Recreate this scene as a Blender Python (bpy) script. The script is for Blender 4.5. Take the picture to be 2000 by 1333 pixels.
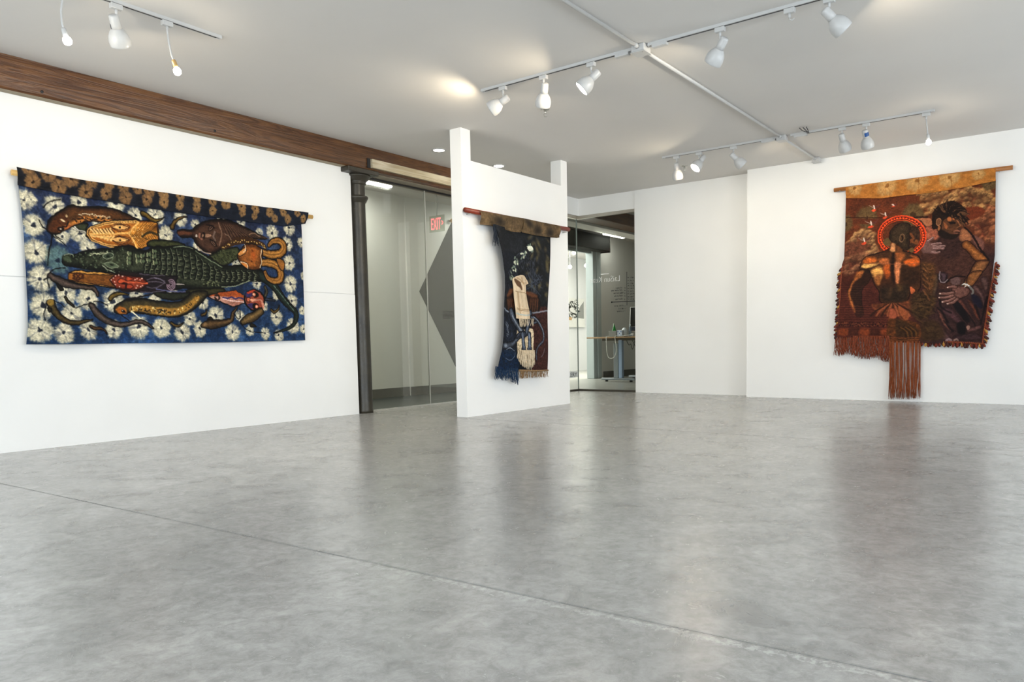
# brightness of the lights (watts) and exposure
EXPOSURE, SKY = 1.06, .6
P_RIGHT, P_FRONT, P_HALL, P_SPOT, P_NECK, P_DOWN, P_TUBE = 54, 62, 140, 10, 1.2, 11, 15
import bpy, math, random
import numpy as np
from mathutils import Vector, Matrix, Quaternion

for o in list(bpy.data.objects):
    bpy.data.objects.remove(o)
S = bpy.context.scene
COL = S.collection
PI = math.pi
rnd = random.Random(7)

# ------------------------------------------------------------------ camera
F_PX, CX, CY = 1474.4665, 1060.1495, 787.29          # in the 2000 x 1333 frame
YAW, PITCH, ROLL, CAM_Z = .6282, -.0798, -.0171, .7773
_fw = np.array([-math.sin(YAW)*math.cos(PITCH), math.cos(YAW)*math.cos(PITCH), math.sin(PITCH)])
_r = np.array([math.cos(YAW), math.sin(YAW), 0.])
_u = np.cross(_r, _fw)
_r, _u = math.cos(ROLL)*_r + math.sin(ROLL)*_u, -math.sin(ROLL)*_r + math.cos(ROLL)*_u
cam_data = bpy.data.cameras.new('camera')
cam = bpy.data.objects.new('camera', cam_data)
COL.objects.link(cam)
M = Matrix.Identity(4)
for i in range(3):
    M[i][0], M[i][1], M[i][2] = _r[i], _u[i], -_fw[i]
M[2][3] = CAM_Z
cam.matrix_world = M
cam_data.sensor_width = 36
cam_data.lens = F_PX/2000*36
cam_data.shift_x = (1000 - CX)/2000
cam_data.shift_y = (CY - 666.5)/2000
cam_data.clip_start, cam_data.clip_end = .05, 100
S.camera = cam

# ------------------------------------------------------------------ world, daylight, exposure
S.view_settings.view_transform = 'Standard'
S.view_settings.look = 'None'
S.view_settings.gamma = 1
S.view_settings.use_curve_mapping = False
S.view_settings.exposure = EXPOSURE
w = bpy.data.worlds.new('sky'); S.world = w; w.use_nodes = True
w.node_tree.nodes['Background'].inputs[0].default_value = (.62, .76, 1, 1)
w.node_tree.nodes['Background'].inputs[1].default_value = SKY

def area_light(name, loc, rot, sx, sy, power, color):
    l = bpy.data.lights.new(name, 'AREA'); l.shape = 'RECTANGLE'; l.size, l.size_y = sx, sy
    l.energy = power; l.color = color
    o = bpy.data.objects.new(name, l); o.location = loc; o.rotation_euler = rot; COL.objects.link(o)
    return o
DAY = (.92, .96, 1)
# daylight coming through the windows of the right wall and of the wall behind the camera
RIGHT_WINDOWS = [(-1.2, .6), (1.6, 3.4), (4.4, 6.2), (7.2, 9.0)]
FRONT_WINDOWS = [(-5.9, -4.1), (-3.1, -1.3), (-.3, 1.5)]
for k, (a, b) in enumerate(RIGHT_WINDOWS):
    area_light('daylight', (3.62, (a+b)/2, 1.45), (0, PI/2, 0), 1.7, b-a, P_RIGHT, DAY)
for k, (a, b) in enumerate(FRONT_WINDOWS):
    area_light('daylight', ((a+b)/2, -2.82, 1.45), (PI/2, 0, 0), b-a, 1.7, P_FRONT, DAY)

# ------------------------------------------------------------------ mesh helper
class G:
    def __init__(s): s.v, s.f, s.sm = [], [], []
    def add(s, vs, fs, smooth=False):
        n = len(s.v); s.v += [tuple(map(float, p)) for p in vs]
        for f in fs: s.f.append(tuple(i+n for i in f)); s.sm.append(smooth)
        return s
    def box(s, a, b, M=None):
        (x0, y0, z0), (x1, y1, z1) = a, b
        vs = [(x0,y0,z0),(x1,y0,z0),(x1,y1,z0),(x0,y1,z0),(x0,y0,z1),(x1,y0,z1),(x1,y1,z1),(x0,y1,z1)]
        if M is not None: vs = [M @ Vector(p) for p in vs]
        return s.add(vs, [(3,2,1,0),(4,5,6,7),(0,1,5,4),(1,2,6,5),(2,3,7,6),(3,0,4,7)])
    def bbox(s, a, b, r=.004, M=None):
        # box with chamfered edges
        (x0, y0, z0), (x1, y1, z1) = a, b
        r = min(r, (x1-x0)*.45, (y1-y0)*.45, (z1-z0)*.45)
        vs, idx = [], {}
        for ix, X in enumerate((x0, x1)):
            for iy, Y in enumerate((y0, y1)):
                for iz, Zz in enumerate((z0, z1)):
                    dx, dy, dz = (r if ix == 0 else -r), (r if iy == 0 else -r), (r if iz == 0 else -r)
                    idx[ix,iy,iz,0] = len(vs); vs.append((X, Y+dy, Zz+dz))
                    idx[ix,iy,iz,1] = len(vs); vs.append((X+dx, Y, Zz+dz))
                    idx[ix,iy,iz,2] = len(vs); vs.append((X+dx, Y+dy, Zz))
        fs = []
        q = [(0,0),(1,0),(1,1),(0,1)]
        for i in (0,1):
            fs.append([idx[i,a_,b_,0] for a_,b_ in (q if i else q[::-1])])
            fs.append([idx[a_,i,b_,1] for a_,b_ in (q[::-1] if i else q)])
            fs.append([idx[a_,b_,i,2] for a_,b_ in (q if i else q[::-1])])
        for i in (0,1):
            for j in (0,1):
                a_ = [idx[i,j,0,0], idx[i,j,0,1], idx[i,j,1,1], idx[i,j,1,0]]; fs.append(a_ if (i+j) % 2 else a_[::-1])
                a_ = [idx[i,0,j,0], idx[i,0,j,2], idx[i,1,j,2], idx[i,1,j,0]]; fs.append(a_[::-1] if (i+j) % 2 else a_)
                a_ = [idx[0,i,j,1], idx[0,i,j,2], idx[1,i,j,2], idx[1,i,j,1]]; fs.append(a_ if (i+j) % 2 else a_[::-1])
                for k in (0,1):
                    t = [idx[i,j,k,0], idx[i,j,k,1], idx[i,j,k,2]]
                    fs.append(t if (i+j+k) % 2 else t[::-1])
        if M is not None: vs = [M @ Vector(p) for p in vs]
        return s.add(vs, fs)
    def lathe(s, prof, n=24, M=None, smooth=True, close=False):
        # prof: (radius, z) list
        vs, fs = [], []
        for r, z in prof:
            for k in range(n):
                a = 2*PI*k/n; vs.append((r*math.cos(a), r*math.sin(a), z))
        for i in range(len(prof)-1):
            for k in range(n):
                fs.append((i*n+k, i*n+(k+1) % n, (i+1)*n+(k+1) % n, (i+1)*n+k))
        if close:
            fs.append(tuple(range(n))[::-1]); m = (len(prof)-1)*n; fs.append(tuple(m+k for k in range(n)))
        if M is not None: vs = [M @ Vector(p) for p in vs]
        return s.add(vs, fs, smooth)
    def tube(s, path, r, n=8, caps=True, smooth=True):
        P = [Vector(p) for p in path]; rs = r if hasattr(r, '__len__') else [r]*len(P)
        vs, fs = [], []
        up = None
        for i, p in enumerate(P):
            t = (P[min(i+1, len(P)-1)] - P[max(i-1, 0)]).normalized()
            if up is None:
                up = Vector((0,0,1)) if abs(t.z) < .9 else Vector((1,0,0))
            a = (up - t*up.dot(t)).normalized(); b = t.cross(a); up = a
            for k in range(n):
                an = 2*PI*k/n; vs.append(p + (a*math.cos(an) + b*math.sin(an))*rs[i])
        for i in range(len(P)-1):
            for k in range(n):
                fs.append((i*n+k, i*n+(k+1) % n, (i+1)*n+(k+1) % n, (i+1)*n+k))
        if caps:
            fs.append(tuple(range(n))[::-1]); m = (len(P)-1)*n; fs.append(tuple(m+k for k in range(n)))
        return s.add(vs, fs, smooth)
    def prism(s, poly, plane, lo, hi):
        # polygon in a plane ('x': (y,z), 'y': (x,z), 'z': (x,y)) extruded along the axis
        def P(a, b, c): return {'x': (c, a, b), 'y': (a, c, b), 'z': (a, b, c)}[plane]
        n = len(poly)
        vs = [P(a, b, lo) for a, b in poly] + [P(a, b, hi) for a, b in poly]
        fs = [tuple(range(n))[::-1], tuple(range(n, 2*n))] + [(i, (i+1) % n, n+(i+1) % n, n+i) for i in range(n)]
        return s.add(vs, fs)
    def mesh(s, name, off=(0,0,0)):
        me = bpy.data.meshes.new(name)
        me.from_pydata([(x-off[0], y-off[1], z-off[2]) for x, y, z in s.v], [], s.f)
        me.polygons.foreach_set('use_smooth', s.sm)
        me.update(); return me

def fix_normals(me):
    import bmesh
    b = bmesh.new(); b.from_mesh(me); bmesh.ops.recalc_face_normals(b, faces=b.faces); b.to_mesh(me); b.free()

def wloc(o):
    p = Vector((0,0,0))
    while o is not None: p = p + o.location; o = o.parent
    return p
def obj(name, g, mat, parent=None, kind=None, label=None, cat=None, group=None, normals=True):
    off = wloc(parent) if parent is not None else (0,0,0)
    me = g.mesh(name, off) if isinstance(g, G) else g
    if normals and isinstance(g, G): fix_normals(me)
    if mat is not None: me.materials.append(mat)
    o = bpy.data.objects.new(name, me); COL.objects.link(o)
    if parent is not None: o.parent = parent
    tag(o, label, cat, group, kind)
    return o
def tag(o, label=None, cat=None, group=None, kind=None):
    for k, v in (('label', label), ('category', cat), ('group', group), ('kind', kind)):
        if v: o[k] = v
    return o
def thing(name, loc, label, cat, group=None):
    o = bpy.data.objects.new(name, None); COL.objects.link(o); o.location = loc
    o.empty_display_size = .1
    return tag(o, label, cat, group)
def structure(name, g, mat, parent=None):
    return obj(name, g, mat, parent, kind='structure' if parent is None else None)
def aim(d):
    # rotation that turns -Z to direction d
    return Vector((0,0,-1)).rotation_difference(Vector(d).normalized())

# ------------------------------------------------------------------ materials
def srgb(r, g, b):
    f = lambda c: (c/255/12.92) if c/255 <= .04045 else ((c/255+.055)/1.055)**2.4
    return (f(r), f(g), f(b), 1)
class Mat:
    def __init__(s, name):
        s.m = bpy.data.materials.new(name); s.m.use_nodes = True
        s.n = s.m.node_tree.nodes; s.l = s.m.node_tree.links
        s.b = s.n['Principled BSDF']
    def node(s, t, **kw):
        n = s.n.new(t)
        for k, v in kw.items(): setattr(n, k, v)
        return n
    def link(s, a, b): s.l.new(a, b)
    def coords(s, scale=(1,1,1), loc=(0,0,0)):
        g = s.node('ShaderNodeNewGeometry'); m = s.node('ShaderNodeMapping')
        m.inputs['Scale'].default_value = scale; m.inputs['Location'].default_value = loc
        s.link(g.outputs['Position'], m.inputs[0]); return m.outputs[0]
    def noise(s, vec, scale, detail=4, rough=.55, dist=0):
        n = s.node('ShaderNodeTexNoise'); n.inputs['Scale'].default_value = scale
        n.inputs['Detail'].default_value = detail; n.inputs['Roughness'].default_value = rough
        n.inputs['Distortion'].default_value = dist
        s.link(vec, n.inputs['Vector']); return n.outputs['Fac']
    def ramp(s, fac, stops):
        r = s.node('ShaderNodeValToRGB'); e = r.color_ramp.elements
        while len(e) < len(stops): e.new(.5)
        for i, (p, c) in enumerate(stops):
            e[i].position = p; e[i].color = c if hasattr(c, '__len__') else (c, c, c, 1)
        s.link(fac, r.inputs[0]); return r.outputs[0]
    def mix(s, fac, a, b, mode='MIX'):
        m = s.node('ShaderNodeMix', data_type='RGBA', blend_type=mode)
        for sock, v in ((m.inputs[0], fac), (m.inputs[6], a), (m.inputs[7], b)):
            if hasattr(v, 'is_linked'): s.link(v, sock)
            else: sock.default_value = v
        return m.outputs[2]
    def math(s, op, a, b=0.):
        m = s.node('ShaderNodeMath', operation=op)
        for sock, v in ((m.inputs[0], a), (m.inputs[1], b)):
            if hasattr(v, 'is_linked'): s.link(v, sock)
            else: sock.default_value = v
        return m.outputs[0]
    def bump(s, h, strength=.3, dist=.01):
        b = s.node('ShaderNodeBump'); b.inputs['Strength'].default_value = strength
        b.inputs['Distance'].default_value = dist
        s.link(h, b.inputs['Height']); s.link(b.outputs[0], s.b.inputs['Normal']); return b
    def set(s, color=None, rough=None, metal=None, spec=None, alpha=None, emit=None, estr=None, coat=None, sheen=None):
        for k, v in (('Base Color', color), ('Roughness', rough), ('Metallic', metal), ('Specular IOR Level', spec),
                     ('Alpha', alpha), ('Emission Color', emit), ('Emission Strength', estr), ('Coat Weight', coat), ('Sheen Weight', sheen)):
            if v is None: continue
            if hasattr(v, 'is_linked'): s.link(v, s.b.inputs[k])
            else: s.b.inputs[k].default_value = v
        return s
def flat(name, color, rough=.5, metal=0, spec=.5, var=.06, scale=30, bump=0):
    m = Mat(name); v = m.coords()
    n = m.noise(v, scale, 3)
    lo = tuple(max(0, c*(1-var)) for c in color[:3])+(1,); hi = tuple(min(1, c*(1+var)) for c in color[:3])+(1,)
    m.set(color=m.ramp(n, [(.3, lo), (.7, hi)]), rough=rough, metal=metal, spec=spec)
    if bump: m.bump(n, bump, .004)
    return m.m
def emitter(name, color, strength):
    m = Mat(name); m.set(color=(color[0], color[1], color[2], 1), rough=.4, emit=(*color[:3], 1), estr=strength); return m.m

def wall_mat(name, base):
    m = Mat(name); v = m.coords()
    a = m.noise(v, .8, 3); b = m.noise(v, 90, 2)
    lo = tuple(c*.965 for c in base)+(1,); hi = tuple(min(1, c*1.02) for c in base)+(1,)
    m.set(color=m.ramp(a, [(.3, lo), (.7, hi)]), rough=.72, spec=.25)
    m.bump(b, .06, .002); return m.m
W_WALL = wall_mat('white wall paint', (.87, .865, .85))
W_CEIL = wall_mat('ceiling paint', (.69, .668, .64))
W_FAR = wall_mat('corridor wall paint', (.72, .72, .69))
W_HALL = wall_mat('gallery wall paint', (.9, .9, .89))
W_GREY = flat('charcoal wall paint', srgb(64, 64, 60), .7, spec=.3)
BASEB = flat('dark grey rubber baseboard', srgb(92, 90, 84), .55)
WHITE_METAL = flat('white enamelled metal', (.52, .52, .515, 1), .35, spec=.5, var=.02)
DARK_SLOT = flat('dark track slot', (.015, .015, .017, 1), .6)
CHROME = flat('brushed chrome', (.55, .54, .5, 1), .28, metal=1)
IRON = None

def concrete_mat():
    m = Mat('polished concrete'); v = m.coords()
    big = m.noise(v, .5, 5, .6, .4)
    mid = m.noise(v, 4.5, 9, .72, .8)
    fine = m.noise(v, 22, 9, .78, .5)
    c1 = m.ramp(mid, [(.33, (.265, .263, .257, 1)), (.5, (.34, .337, .329, 1)), (.67, (.42, .416, .406, 1))])
    c2 = m.ramp(big, [(.3, (.86, .86, .86, 1)), (.7, (1.1, 1.095, 1.08, 1))])
    c = m.mix(1., c1, c2, 'MULTIPLY')
    c3 = m.ramp(fine, [(.37, (.80, .80, .80, 1)), (.63, (1.17, 1.17, 1.165, 1))])
    c = m.mix(1., c, c3, 'MULTIPLY')
    # a few pale nicks
    speck = m.noise(v, 7, 2, .5); sp2 = m.noise(v, 60, 3, .6)
    sm = m.math('MULTIPLY', m.ramp(speck, [(.64, 0.), (.70, 1.)]), m.ramp(sp2, [(.66, 0.), (.70, .25)]))
    c = m.mix(sm, c, (.66, .65, .62, 1))
    # chipped pale strip along the near side of the sawn joint
    g = m.node('ShaderNodeNewGeometry'); sp = m.node('ShaderNodeSeparateXYZ'); m.link(g.outputs['Position'], sp.inputs[0])
    x, y = sp.outputs[0], sp.outputs[1]
    joint = m.math('ADD', m.math('MULTIPLY', m.math('ADD', x, 5.23), .0310), 1.684)
    d = m.math('SUBTRACT', joint, y)
    chip = m.noise(v, 17, 4, .6, .8)
    wob = m.math('ADD', d, m.math('MULTIPLY', m.math('SUBTRACT', chip, .5), .075))
    xs = m.node('ShaderNodeMapRange'); xs.inputs['From Min'].default_value = -2.6; xs.inputs['From Max'].default_value = -1.7
    m.link(x, xs.inputs[0])
    band = m.math('MULTIPLY', m.math('MULTIPLY', m.math('GREATER_THAN', wob, .004), m.math('LESS_THAN', wob, .040)), xs.outputs[0])
    band = m.math('MULTIPLY', band, m.ramp(m.noise(v, 46, 5, .7), [(.46, 0.), (.58, .42)]))
    c = m.mix(band, c, (.66, .66, .63, 1))
    # dirt gathered beside the joint
    dirt = m.math('MULTIPLY', m.math('LESS_THAN', m.math('ABSOLUTE', d), .011), .3)
    d2 = m.math('SUBTRACT', m.math('ADD', m.math('MULTIPLY', x, .004), 5.9012), y)
    dirt = m.math('ADD', dirt, m.math('MULTIPLY', m.math('LESS_THAN', m.math('ABSOLUTE', d2), .016), .4))
    c = m.mix(dirt, c, (.16, .155, .145, 1))
    rough = m.ramp(mid, [(.3, .30), (.7, .20)])
    m.set(color=c, rough=rough, spec=.85)
    h = m.math('ADD', m.math('MULTIPLY', m.noise(v, 9, 5, .65), .7), m.math('MULTIPLY', fine, .35))
    m.bump(h, .09, .012)
    return m.m
CONCRETE = concrete_mat()
CORR_FLOOR = flat('dark corridor floor', srgb(44, 52, 53), .34, var=.25, scale=5)

BRASS = flat('pale brass', srgb(186, 156, 104), .35, metal=.4)
def wood_mat(name, dark, mid, light, scale=(9, .55, 9), rough=.33, bump=.35, ring=3.):
    m = Mat(name); v = m.coords(scale)
    w1 = m.noise(v, 1.1, 3, .5, 1.2)
    v2 = m.coords((scale[0]*5, scale[1]*3.5, scale[2]*5))
    fine = m.noise(v2, 1.6, 6, .7, .5)
    wave = m.math('FRACT', m.math('MULTIPLY', w1, ring*2))
    wave = m.math('ABSOLUTE', m.math('SUBTRACT', wave, .5))
    f = m.math('ADD', m.math('MULTIPLY', wave, .75), m.math('MULTIPLY', fine, .62))
    c = m.ramp(f, [(.16, dark), (.45, mid), (.78, light)])
    v3 = m.coords((1.2, .8, 1.2)); blotch = m.noise(v3, 1., 3, .5)
    c = m.mix(1., c, m.ramp(blotch, [(.3, (.72, .70, .70, 1)), (.7, (1.25, 1.2, 1.15, 1))]), 'MULTIPLY')
    m.set(color=c, rough=rough, spec=.5)
    m.bump(f, bump, .008); return m.m
BEAM_WOOD = wood_mat('old varnished beam timber', srgb(52, 30, 17), srgb(86, 54, 30), srgb(114, 78, 45), scale=(13, .8, 13), ring=2.6, rough=.34)
PALE_WOOD = wood_mat('pale sealed plank', srgb(176, 158, 122), srgb(208, 196, 166), srgb(222, 214, 188), scale=(12, .8, 12), rough=.22, bump=.12)
ROD_PALE = flat('pale dowel wood', srgb(212, 168, 96), .5, var=.12, scale=14)
ROD_TAN = flat('tan dowel wood', srgb(166, 104, 46), .5, var=.15, scale=14)
ROD_RED = flat('red stained dowel', srgb(124, 44, 22), .4, var=.2, scale=14)
DESK_WOOD = wood_mat('light desk wood', srgb(150, 118, 84), srgb(182, 150, 112), srgb(200, 170, 132), rough=.4, bump=.05)

def iron_mat():
    m = Mat('old cast iron'); v = m.coords()
    a = m.noise(v, 3, 5, .65); b = m.noise(v, 28, 5, .7)
    c = m.ramp(a, [(.3, srgb(32, 30, 26)), (.7, srgb(58, 53, 43))])
    c = m.mix(m.ramp(b, [(.60, 0.), (.74, .5)]), c, srgb(104, 94, 72))
    m.set(color=c, rough=m.ramp(b, [(.3, .30), (.7, .52)]), metal=.15, spec=.6)
    m.bump(b, .25, .004); return m.m
IRON = iron_mat()

def glass_mat(name, tint, refl=1.0):
    m = Mat(name); m.n.remove(m.b)
    out = m.n['Material Output']
    t = m.node('ShaderNodeBsdfTransparent'); t.inputs[0].default_value = tint
    g = m.node('ShaderNodeBsdfGlossy'); g.inputs['Roughness'].default_value = .0; g.inputs[0].default_value = (1,1,1,1)
    f = m.node('ShaderNodeFresnel'); f.inputs[0].default_value = 1.45
    v = m.coords(); n = m.noise(v, 3, 2)
    mx = m.node('ShaderNodeMixShader')
    m.link(m.math('MULTIPLY', f.outputs[0], m.ramp(n, [(0., refl*.97), (1., refl)])), mx.inputs[0]); m.link(t.outputs[0], mx.inputs[1]); m.link(g.outputs[0], mx.inputs[2])
    m.link(mx.outputs[0], out.inputs[0]); return m.m
GLASS = glass_mat('clear partition glass', (.90, .91, .875, 1), .2)
WINDOW_GLASS = glass_mat('window glass', (.95, .97, .97, 1), .6)
LAMP_WARM = emitter('warm lamp lens', (1, .93, .80), 14)
LAMP_TUBE = emitter('corridor tube diffuser', (1, 1, .96), 5)
EXIT_RED = emitter('red exit letters', (1, .12, .14), .9)
VINYL_WHITE = flat('white vinyl lettering', (.93, .94, .92, 1), .5, var=.02)
VINYL_DARK = flat('dark vinyl lettering', (.02, .02, .02, 1), .5)
BLUE_TAPE = flat('blue tape', srgb(22, 74, 138), .5)
DARK_LABEL = flat('dark blue label', srgb(26, 38, 66), .5)
# ------------------------------------------------------------------ the room
H = 3.0
XL, XBEAM, XP = -6.748, -6.646, -5.326           # left wall, beam face, partition face
YB, YR = 9.834, 10.045                            # back wall, its set-back part
ZB = 2.743                                        # underside of the beam
XFAR = -8.45                                      # far wall of the corridor and office
XR, YF = 3.5, -2.7                                # right wall, wall behind the camera

# floor: three slabs of concrete between two sawn joints
def j1(x): return 1.684 + .0310*(x+5.23)
def j2(x): return 5.90 + .004*(x+.3)
fl = structure('floor', G().box((-13.5, YF-.2, -.25), (XR+.2, 19, -.03)), flat('concrete sub base', srgb(46, 44, 42), .8))
def slab(lo, hi, seed):
    rr = random.Random(seed)
    xs = np.arange(-6.9, XR+.21, .12)
    g = G(); a = [(x, lo(x)) for x in xs]; b = [(x, hi(x)) for x in xs]
    n = len(xs); vs = [(x, y, 0) for x, y in a] + [(x, y, 0) for x, y in b] + [(x, y, -.03) for x, y in a] + [(x, y, -.03) for x, y in b]
    fs = []
    for i in range(n-1):
        fs += [(i, i+1, n+i+1, n+i), (2*n+i, 2*n+i+1, i+1, i), (n+i, n+i+1, 3*n+i+1, 3*n+i)]
    g.add(vs, fs); return obj('slab', g, CONCRETE, fl)
rj = random.Random(3)
jag = {}
def jitter(k, x, amp):
    key = (k, round(x, 3))
    if key not in jag: jag[key] = rj.uniform(-amp, amp)
    return jag[key]
slab(lambda x: YF-.2, lambda x: j1(x) - .0027 + jitter(1, x, .002), 1)
slab(lambda x: j1(x) + .0035, lambda x: j2(x) - .0028 + jitter(2, x, .002), 2)
slab(lambda x: j2(x) + .0028, lambda x: 10.10, 3)
obj('corridor_floor', G().box((-8.6, 2.9, -.03), (-6.903, 10.1, -.002)), CORR_FLOOR, fl)
obj('office_floor', G().box((-8.6, 10.104, -.03), (-3.0, 16.2, -.002)), flat('office concrete', srgb(150, 152, 146), .3, var=.12, scale=3), fl)
obj('gallery_floor', G().box((-13.4, 9.0, -.03), (-8.602, 18.4, -.002)), flat('gallery concrete', srgb(176, 176, 168), .3, var=.1, scale=3), fl)

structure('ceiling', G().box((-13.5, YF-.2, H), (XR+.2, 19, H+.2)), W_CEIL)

# left wall in two panels with a joint line between them
wl = structure('wall_left', G().box((XL-.16, YF-.2, 0), (XL-.012, 5.72, ZB)), W_WALL)
obj('panel', G().box((XL-.011, YF-.2, 0), (XL+.004, 5.715, 1.352)), W_WALL, wl)
obj('panel', G().box((XL-.011, YF-.2, 1.358), (XL, 5.715, ZB)), W_WALL, wl)
# partition standing free in the room, notched at the top
g = G().prism([(5.973, 0), (7.9205, 0), (7.9205, H-.001), (7.787, H-.001), (7.787, 2.688), (6.121, 2.688), (6.121, H-.001), (5.973, H-.001)], 'x', -5.475, XP)
structure('wall_middle', g, W_WALL)
# back wall, stepped
wb = structure('wall_back', G().box((-3.747, YB, 0), (XR+.2, YB+.45, H-.001)), W_WALL)
obj('recess', G().box((-5.557, YR, 0), (-3.747, YR+.24, H-.001)), W_WALL, wb)
obj('header', G().box((-6.55, YR+.012, 2.737), (-5.557, YR+.2, H-.001)), W_WALL, wb)
obj('soffit', G().box((-6.70, 8.3, 2.737), (-6.55, YR+.2, H-.001)), W_WALL, wb)
obj('pier', G().box((-6.93, 8.0, 0), (-6.56, 8.3, ZB-.001)), W_WALL, wb)
# right and front walls with window openings (behind and beside the camera)
def wall_with_windows(name, axis, at_, depth, lo, hi, wins, z0, z1):
    g = G()
    def bx(a, b, za, zb):
        if axis == 'x': g.box((at_, a, za), (at_+depth, b, zb))
        else: g.box((a, at_-depth, za), (b, at_, zb))
    bx(lo, hi, 0, z0); bx(lo, hi, z1, H-.001)
    e = lo
    for a, b in wins: bx(e, a, z0, z1); e = b
    bx(e, hi, z0, z1)
    return structure(name, g, W_WALL)
WZ0, WZ1 = .55, 2.35
wall_with_windows('wall_right', 'x', XR, .2, YF-.2, YB, RIGHT_WINDOWS, WZ0, WZ1)
wall_with_windows('wall_front', 'y', YF, .2, XL, XR, FRONT_WINDOWS, WZ0, WZ1)
wn = 0
def window(axis, at_, a, b):
    global wn
    wn += 1
    c = bpy.data.objects.new('window_%d' % wn, None); COL.objects.link(c); c['kind'] = 'structure'
    c.location = (at_, (a+b)/2, WZ0) if axis == 'x' else ((a+b)/2, at_, WZ0)
    def bx(g, u0, u1, z0, z1, t0, t1):
        if axis == 'x': g.box((at_+t0, u0, z0), (at_+t1, u1, z1))
        else: g.box((u0, at_-t1, z0), (u1, at_-t0, z1))
        return g
    g = G(); bx(g, a, a+.05, WZ0, WZ1, .03, .09); bx(g, b-.05, b, WZ0, WZ1, .03, .09)
    bx(g, a+.05, b-.05, WZ0, WZ0+.05, .03, .09); bx(g, a+.05, b-.05, WZ1-.05, WZ1, .03, .09)
    bx(g, (a+b)/2-.02, (a+b)/2+.02, WZ0+.05, WZ1-.05, .035, .085)
    obj('window_frame', g, WHITE_METAL, c)
    for u0, u1 in ((a+.05, (a+b)/2-.02), ((a+b)/2+.02, b-.05)):
        obj('pane', bx(G(), u0, u1, WZ0+.05, WZ1-.05, .057, .063), WINDOW_GLASS, c)
for a, b in RIGHT_WINDOWS: window('x', XR, a, b)
for a, b in FRONT_WINDOWS: window('y', YF, a, b)

# timber beam on its iron column, with a pale plank fixed to its face
bm_ = thing('timber_beam', (-6.85, 6.6, ZB), 'dark varnished old timber beam along the top of the left wall', 'beam')
def beam_mesh():
    g = G(); r2 = random.Random(5); ys = np.arange(YF-.2, 8.3, .09); rows = []
    for y in ys:
        e = lambda a: r2.uniform(-a, a)
        rows.append([(-7.05, y, ZB), (-6.662, y, ZB+e(.0015)), (XBEAM-.004+e(.002), y, ZB+.014+e(.003)), (XBEAM+e(.0012), y, ZB+.09), (XBEAM+e(.0012), y, ZB+.17), (XBEAM-.003+e(.001), y, H-.002), (-7.05, y, H-.002)])
    n = len(rows[0]); vs = [p for r_ in rows for p in r_]; fs = []
    for i in range(len(rows)-1):
        for k in range(n): fs.append((i*n+k, i*n+(k+1) % n, (i+1)*n+(k+1) % n, (i+1)*n+k))
    fs.append(tuple(range(n))); m = (len(rows)-1)*n; fs.append(tuple(m+k for k in range(n)))
    g.add(vs, fs, False); return g
obj('timber', beam_mesh(), BEAM_WOOD, bm_)
for yy, zz in ((2.25, 2.80), (2.62, 2.78), (4.05, 2.785)):
    obj('bolt_hole', G().lathe([(.0, 0), (.011, 0), (.011, .004), (.0, .004)], 10, Matrix.Translation((XBEAM+.0, yy, zz)) @ Matrix.Rotation(PI/2, 4, 'Y')), DARK_SLOT, bm_)
obj('lit_underside', G().box((-6.747, YF-.2, ZB-.003), (-6.668, 5.58, ZB-.0003)), flat('dusty lit beam underside', srgb(150, 138, 116), .7, var=.15, scale=8), bm_, label='dusty underside of the beam, lit tone in its colour')  # pale strip colours in the lit, dusty bottom face of the beam
obj('plank', G().bbox((XBEAM+.003, 5.915, 2.768), (XBEAM+.045, 8.28, 2.866), .004), PALE_WOOD, bm_, label='pale glossy plank fixed to the face of the beam')
obj('end_shade', G().box((XBEAM+.003, 5.87, 2.768), (XBEAM+.012, 5.914, 2.872)), DARK_SLOT, bm_)  # shade of the gap at the plank's end, put in as a black strip
bo = thing('timber_beam', (-6.85, 13.3, ZB), 'dark timber beam on the office ceiling behind the corner glass', 'beam')
obj('timber', G().bbox((-7.0, YR+.22, ZB+.05), (-6.63, 16.0, H-.002), .012), BEAM_WOOD, bo)
obj('bulkhead', G().box((-7.35, YR+.22, ZB+.02), (-7.02, 16.0, H-.002)), W_FAR, bo)

ic = thing('iron_column', (-6.787, 5.842, 0), 'old dark cast iron column under the beam beside the glass', 'column')
T = Matrix.Translation((-6.787, 5.842, 0))
obj('shaft', G().lathe([(.0, 0), (.093, 0), (.093, .03), (.089, .06), (.086, 1.2), (.083, 2.40), (.083, 2.64)], 32, T), IRON, ic)
obj('collar', G().lathe([(.083, 2.385), (.094, 2.395), (.108, 2.425), (.116, 2.436), (.117, 2.452), (.108, 2.462), (.083, 2.466)], 32, T), IRON, ic)
obj('capital', G().lathe([(.083, 2.585), (.098, 2.592), (.101, 2.604), (.096, 2.61), (.108, 2.628), (.128, 2.646), (.134, 2.665), (.146, 2.672), (.15, 2.689), (.0, 2.689)], 32, T), IRON, ic)
obj('abacus', G().bbox((-6.97, 5.585, 2.690), (-6.618, 6.02, 2.742), .006), IRON, ic)

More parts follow.
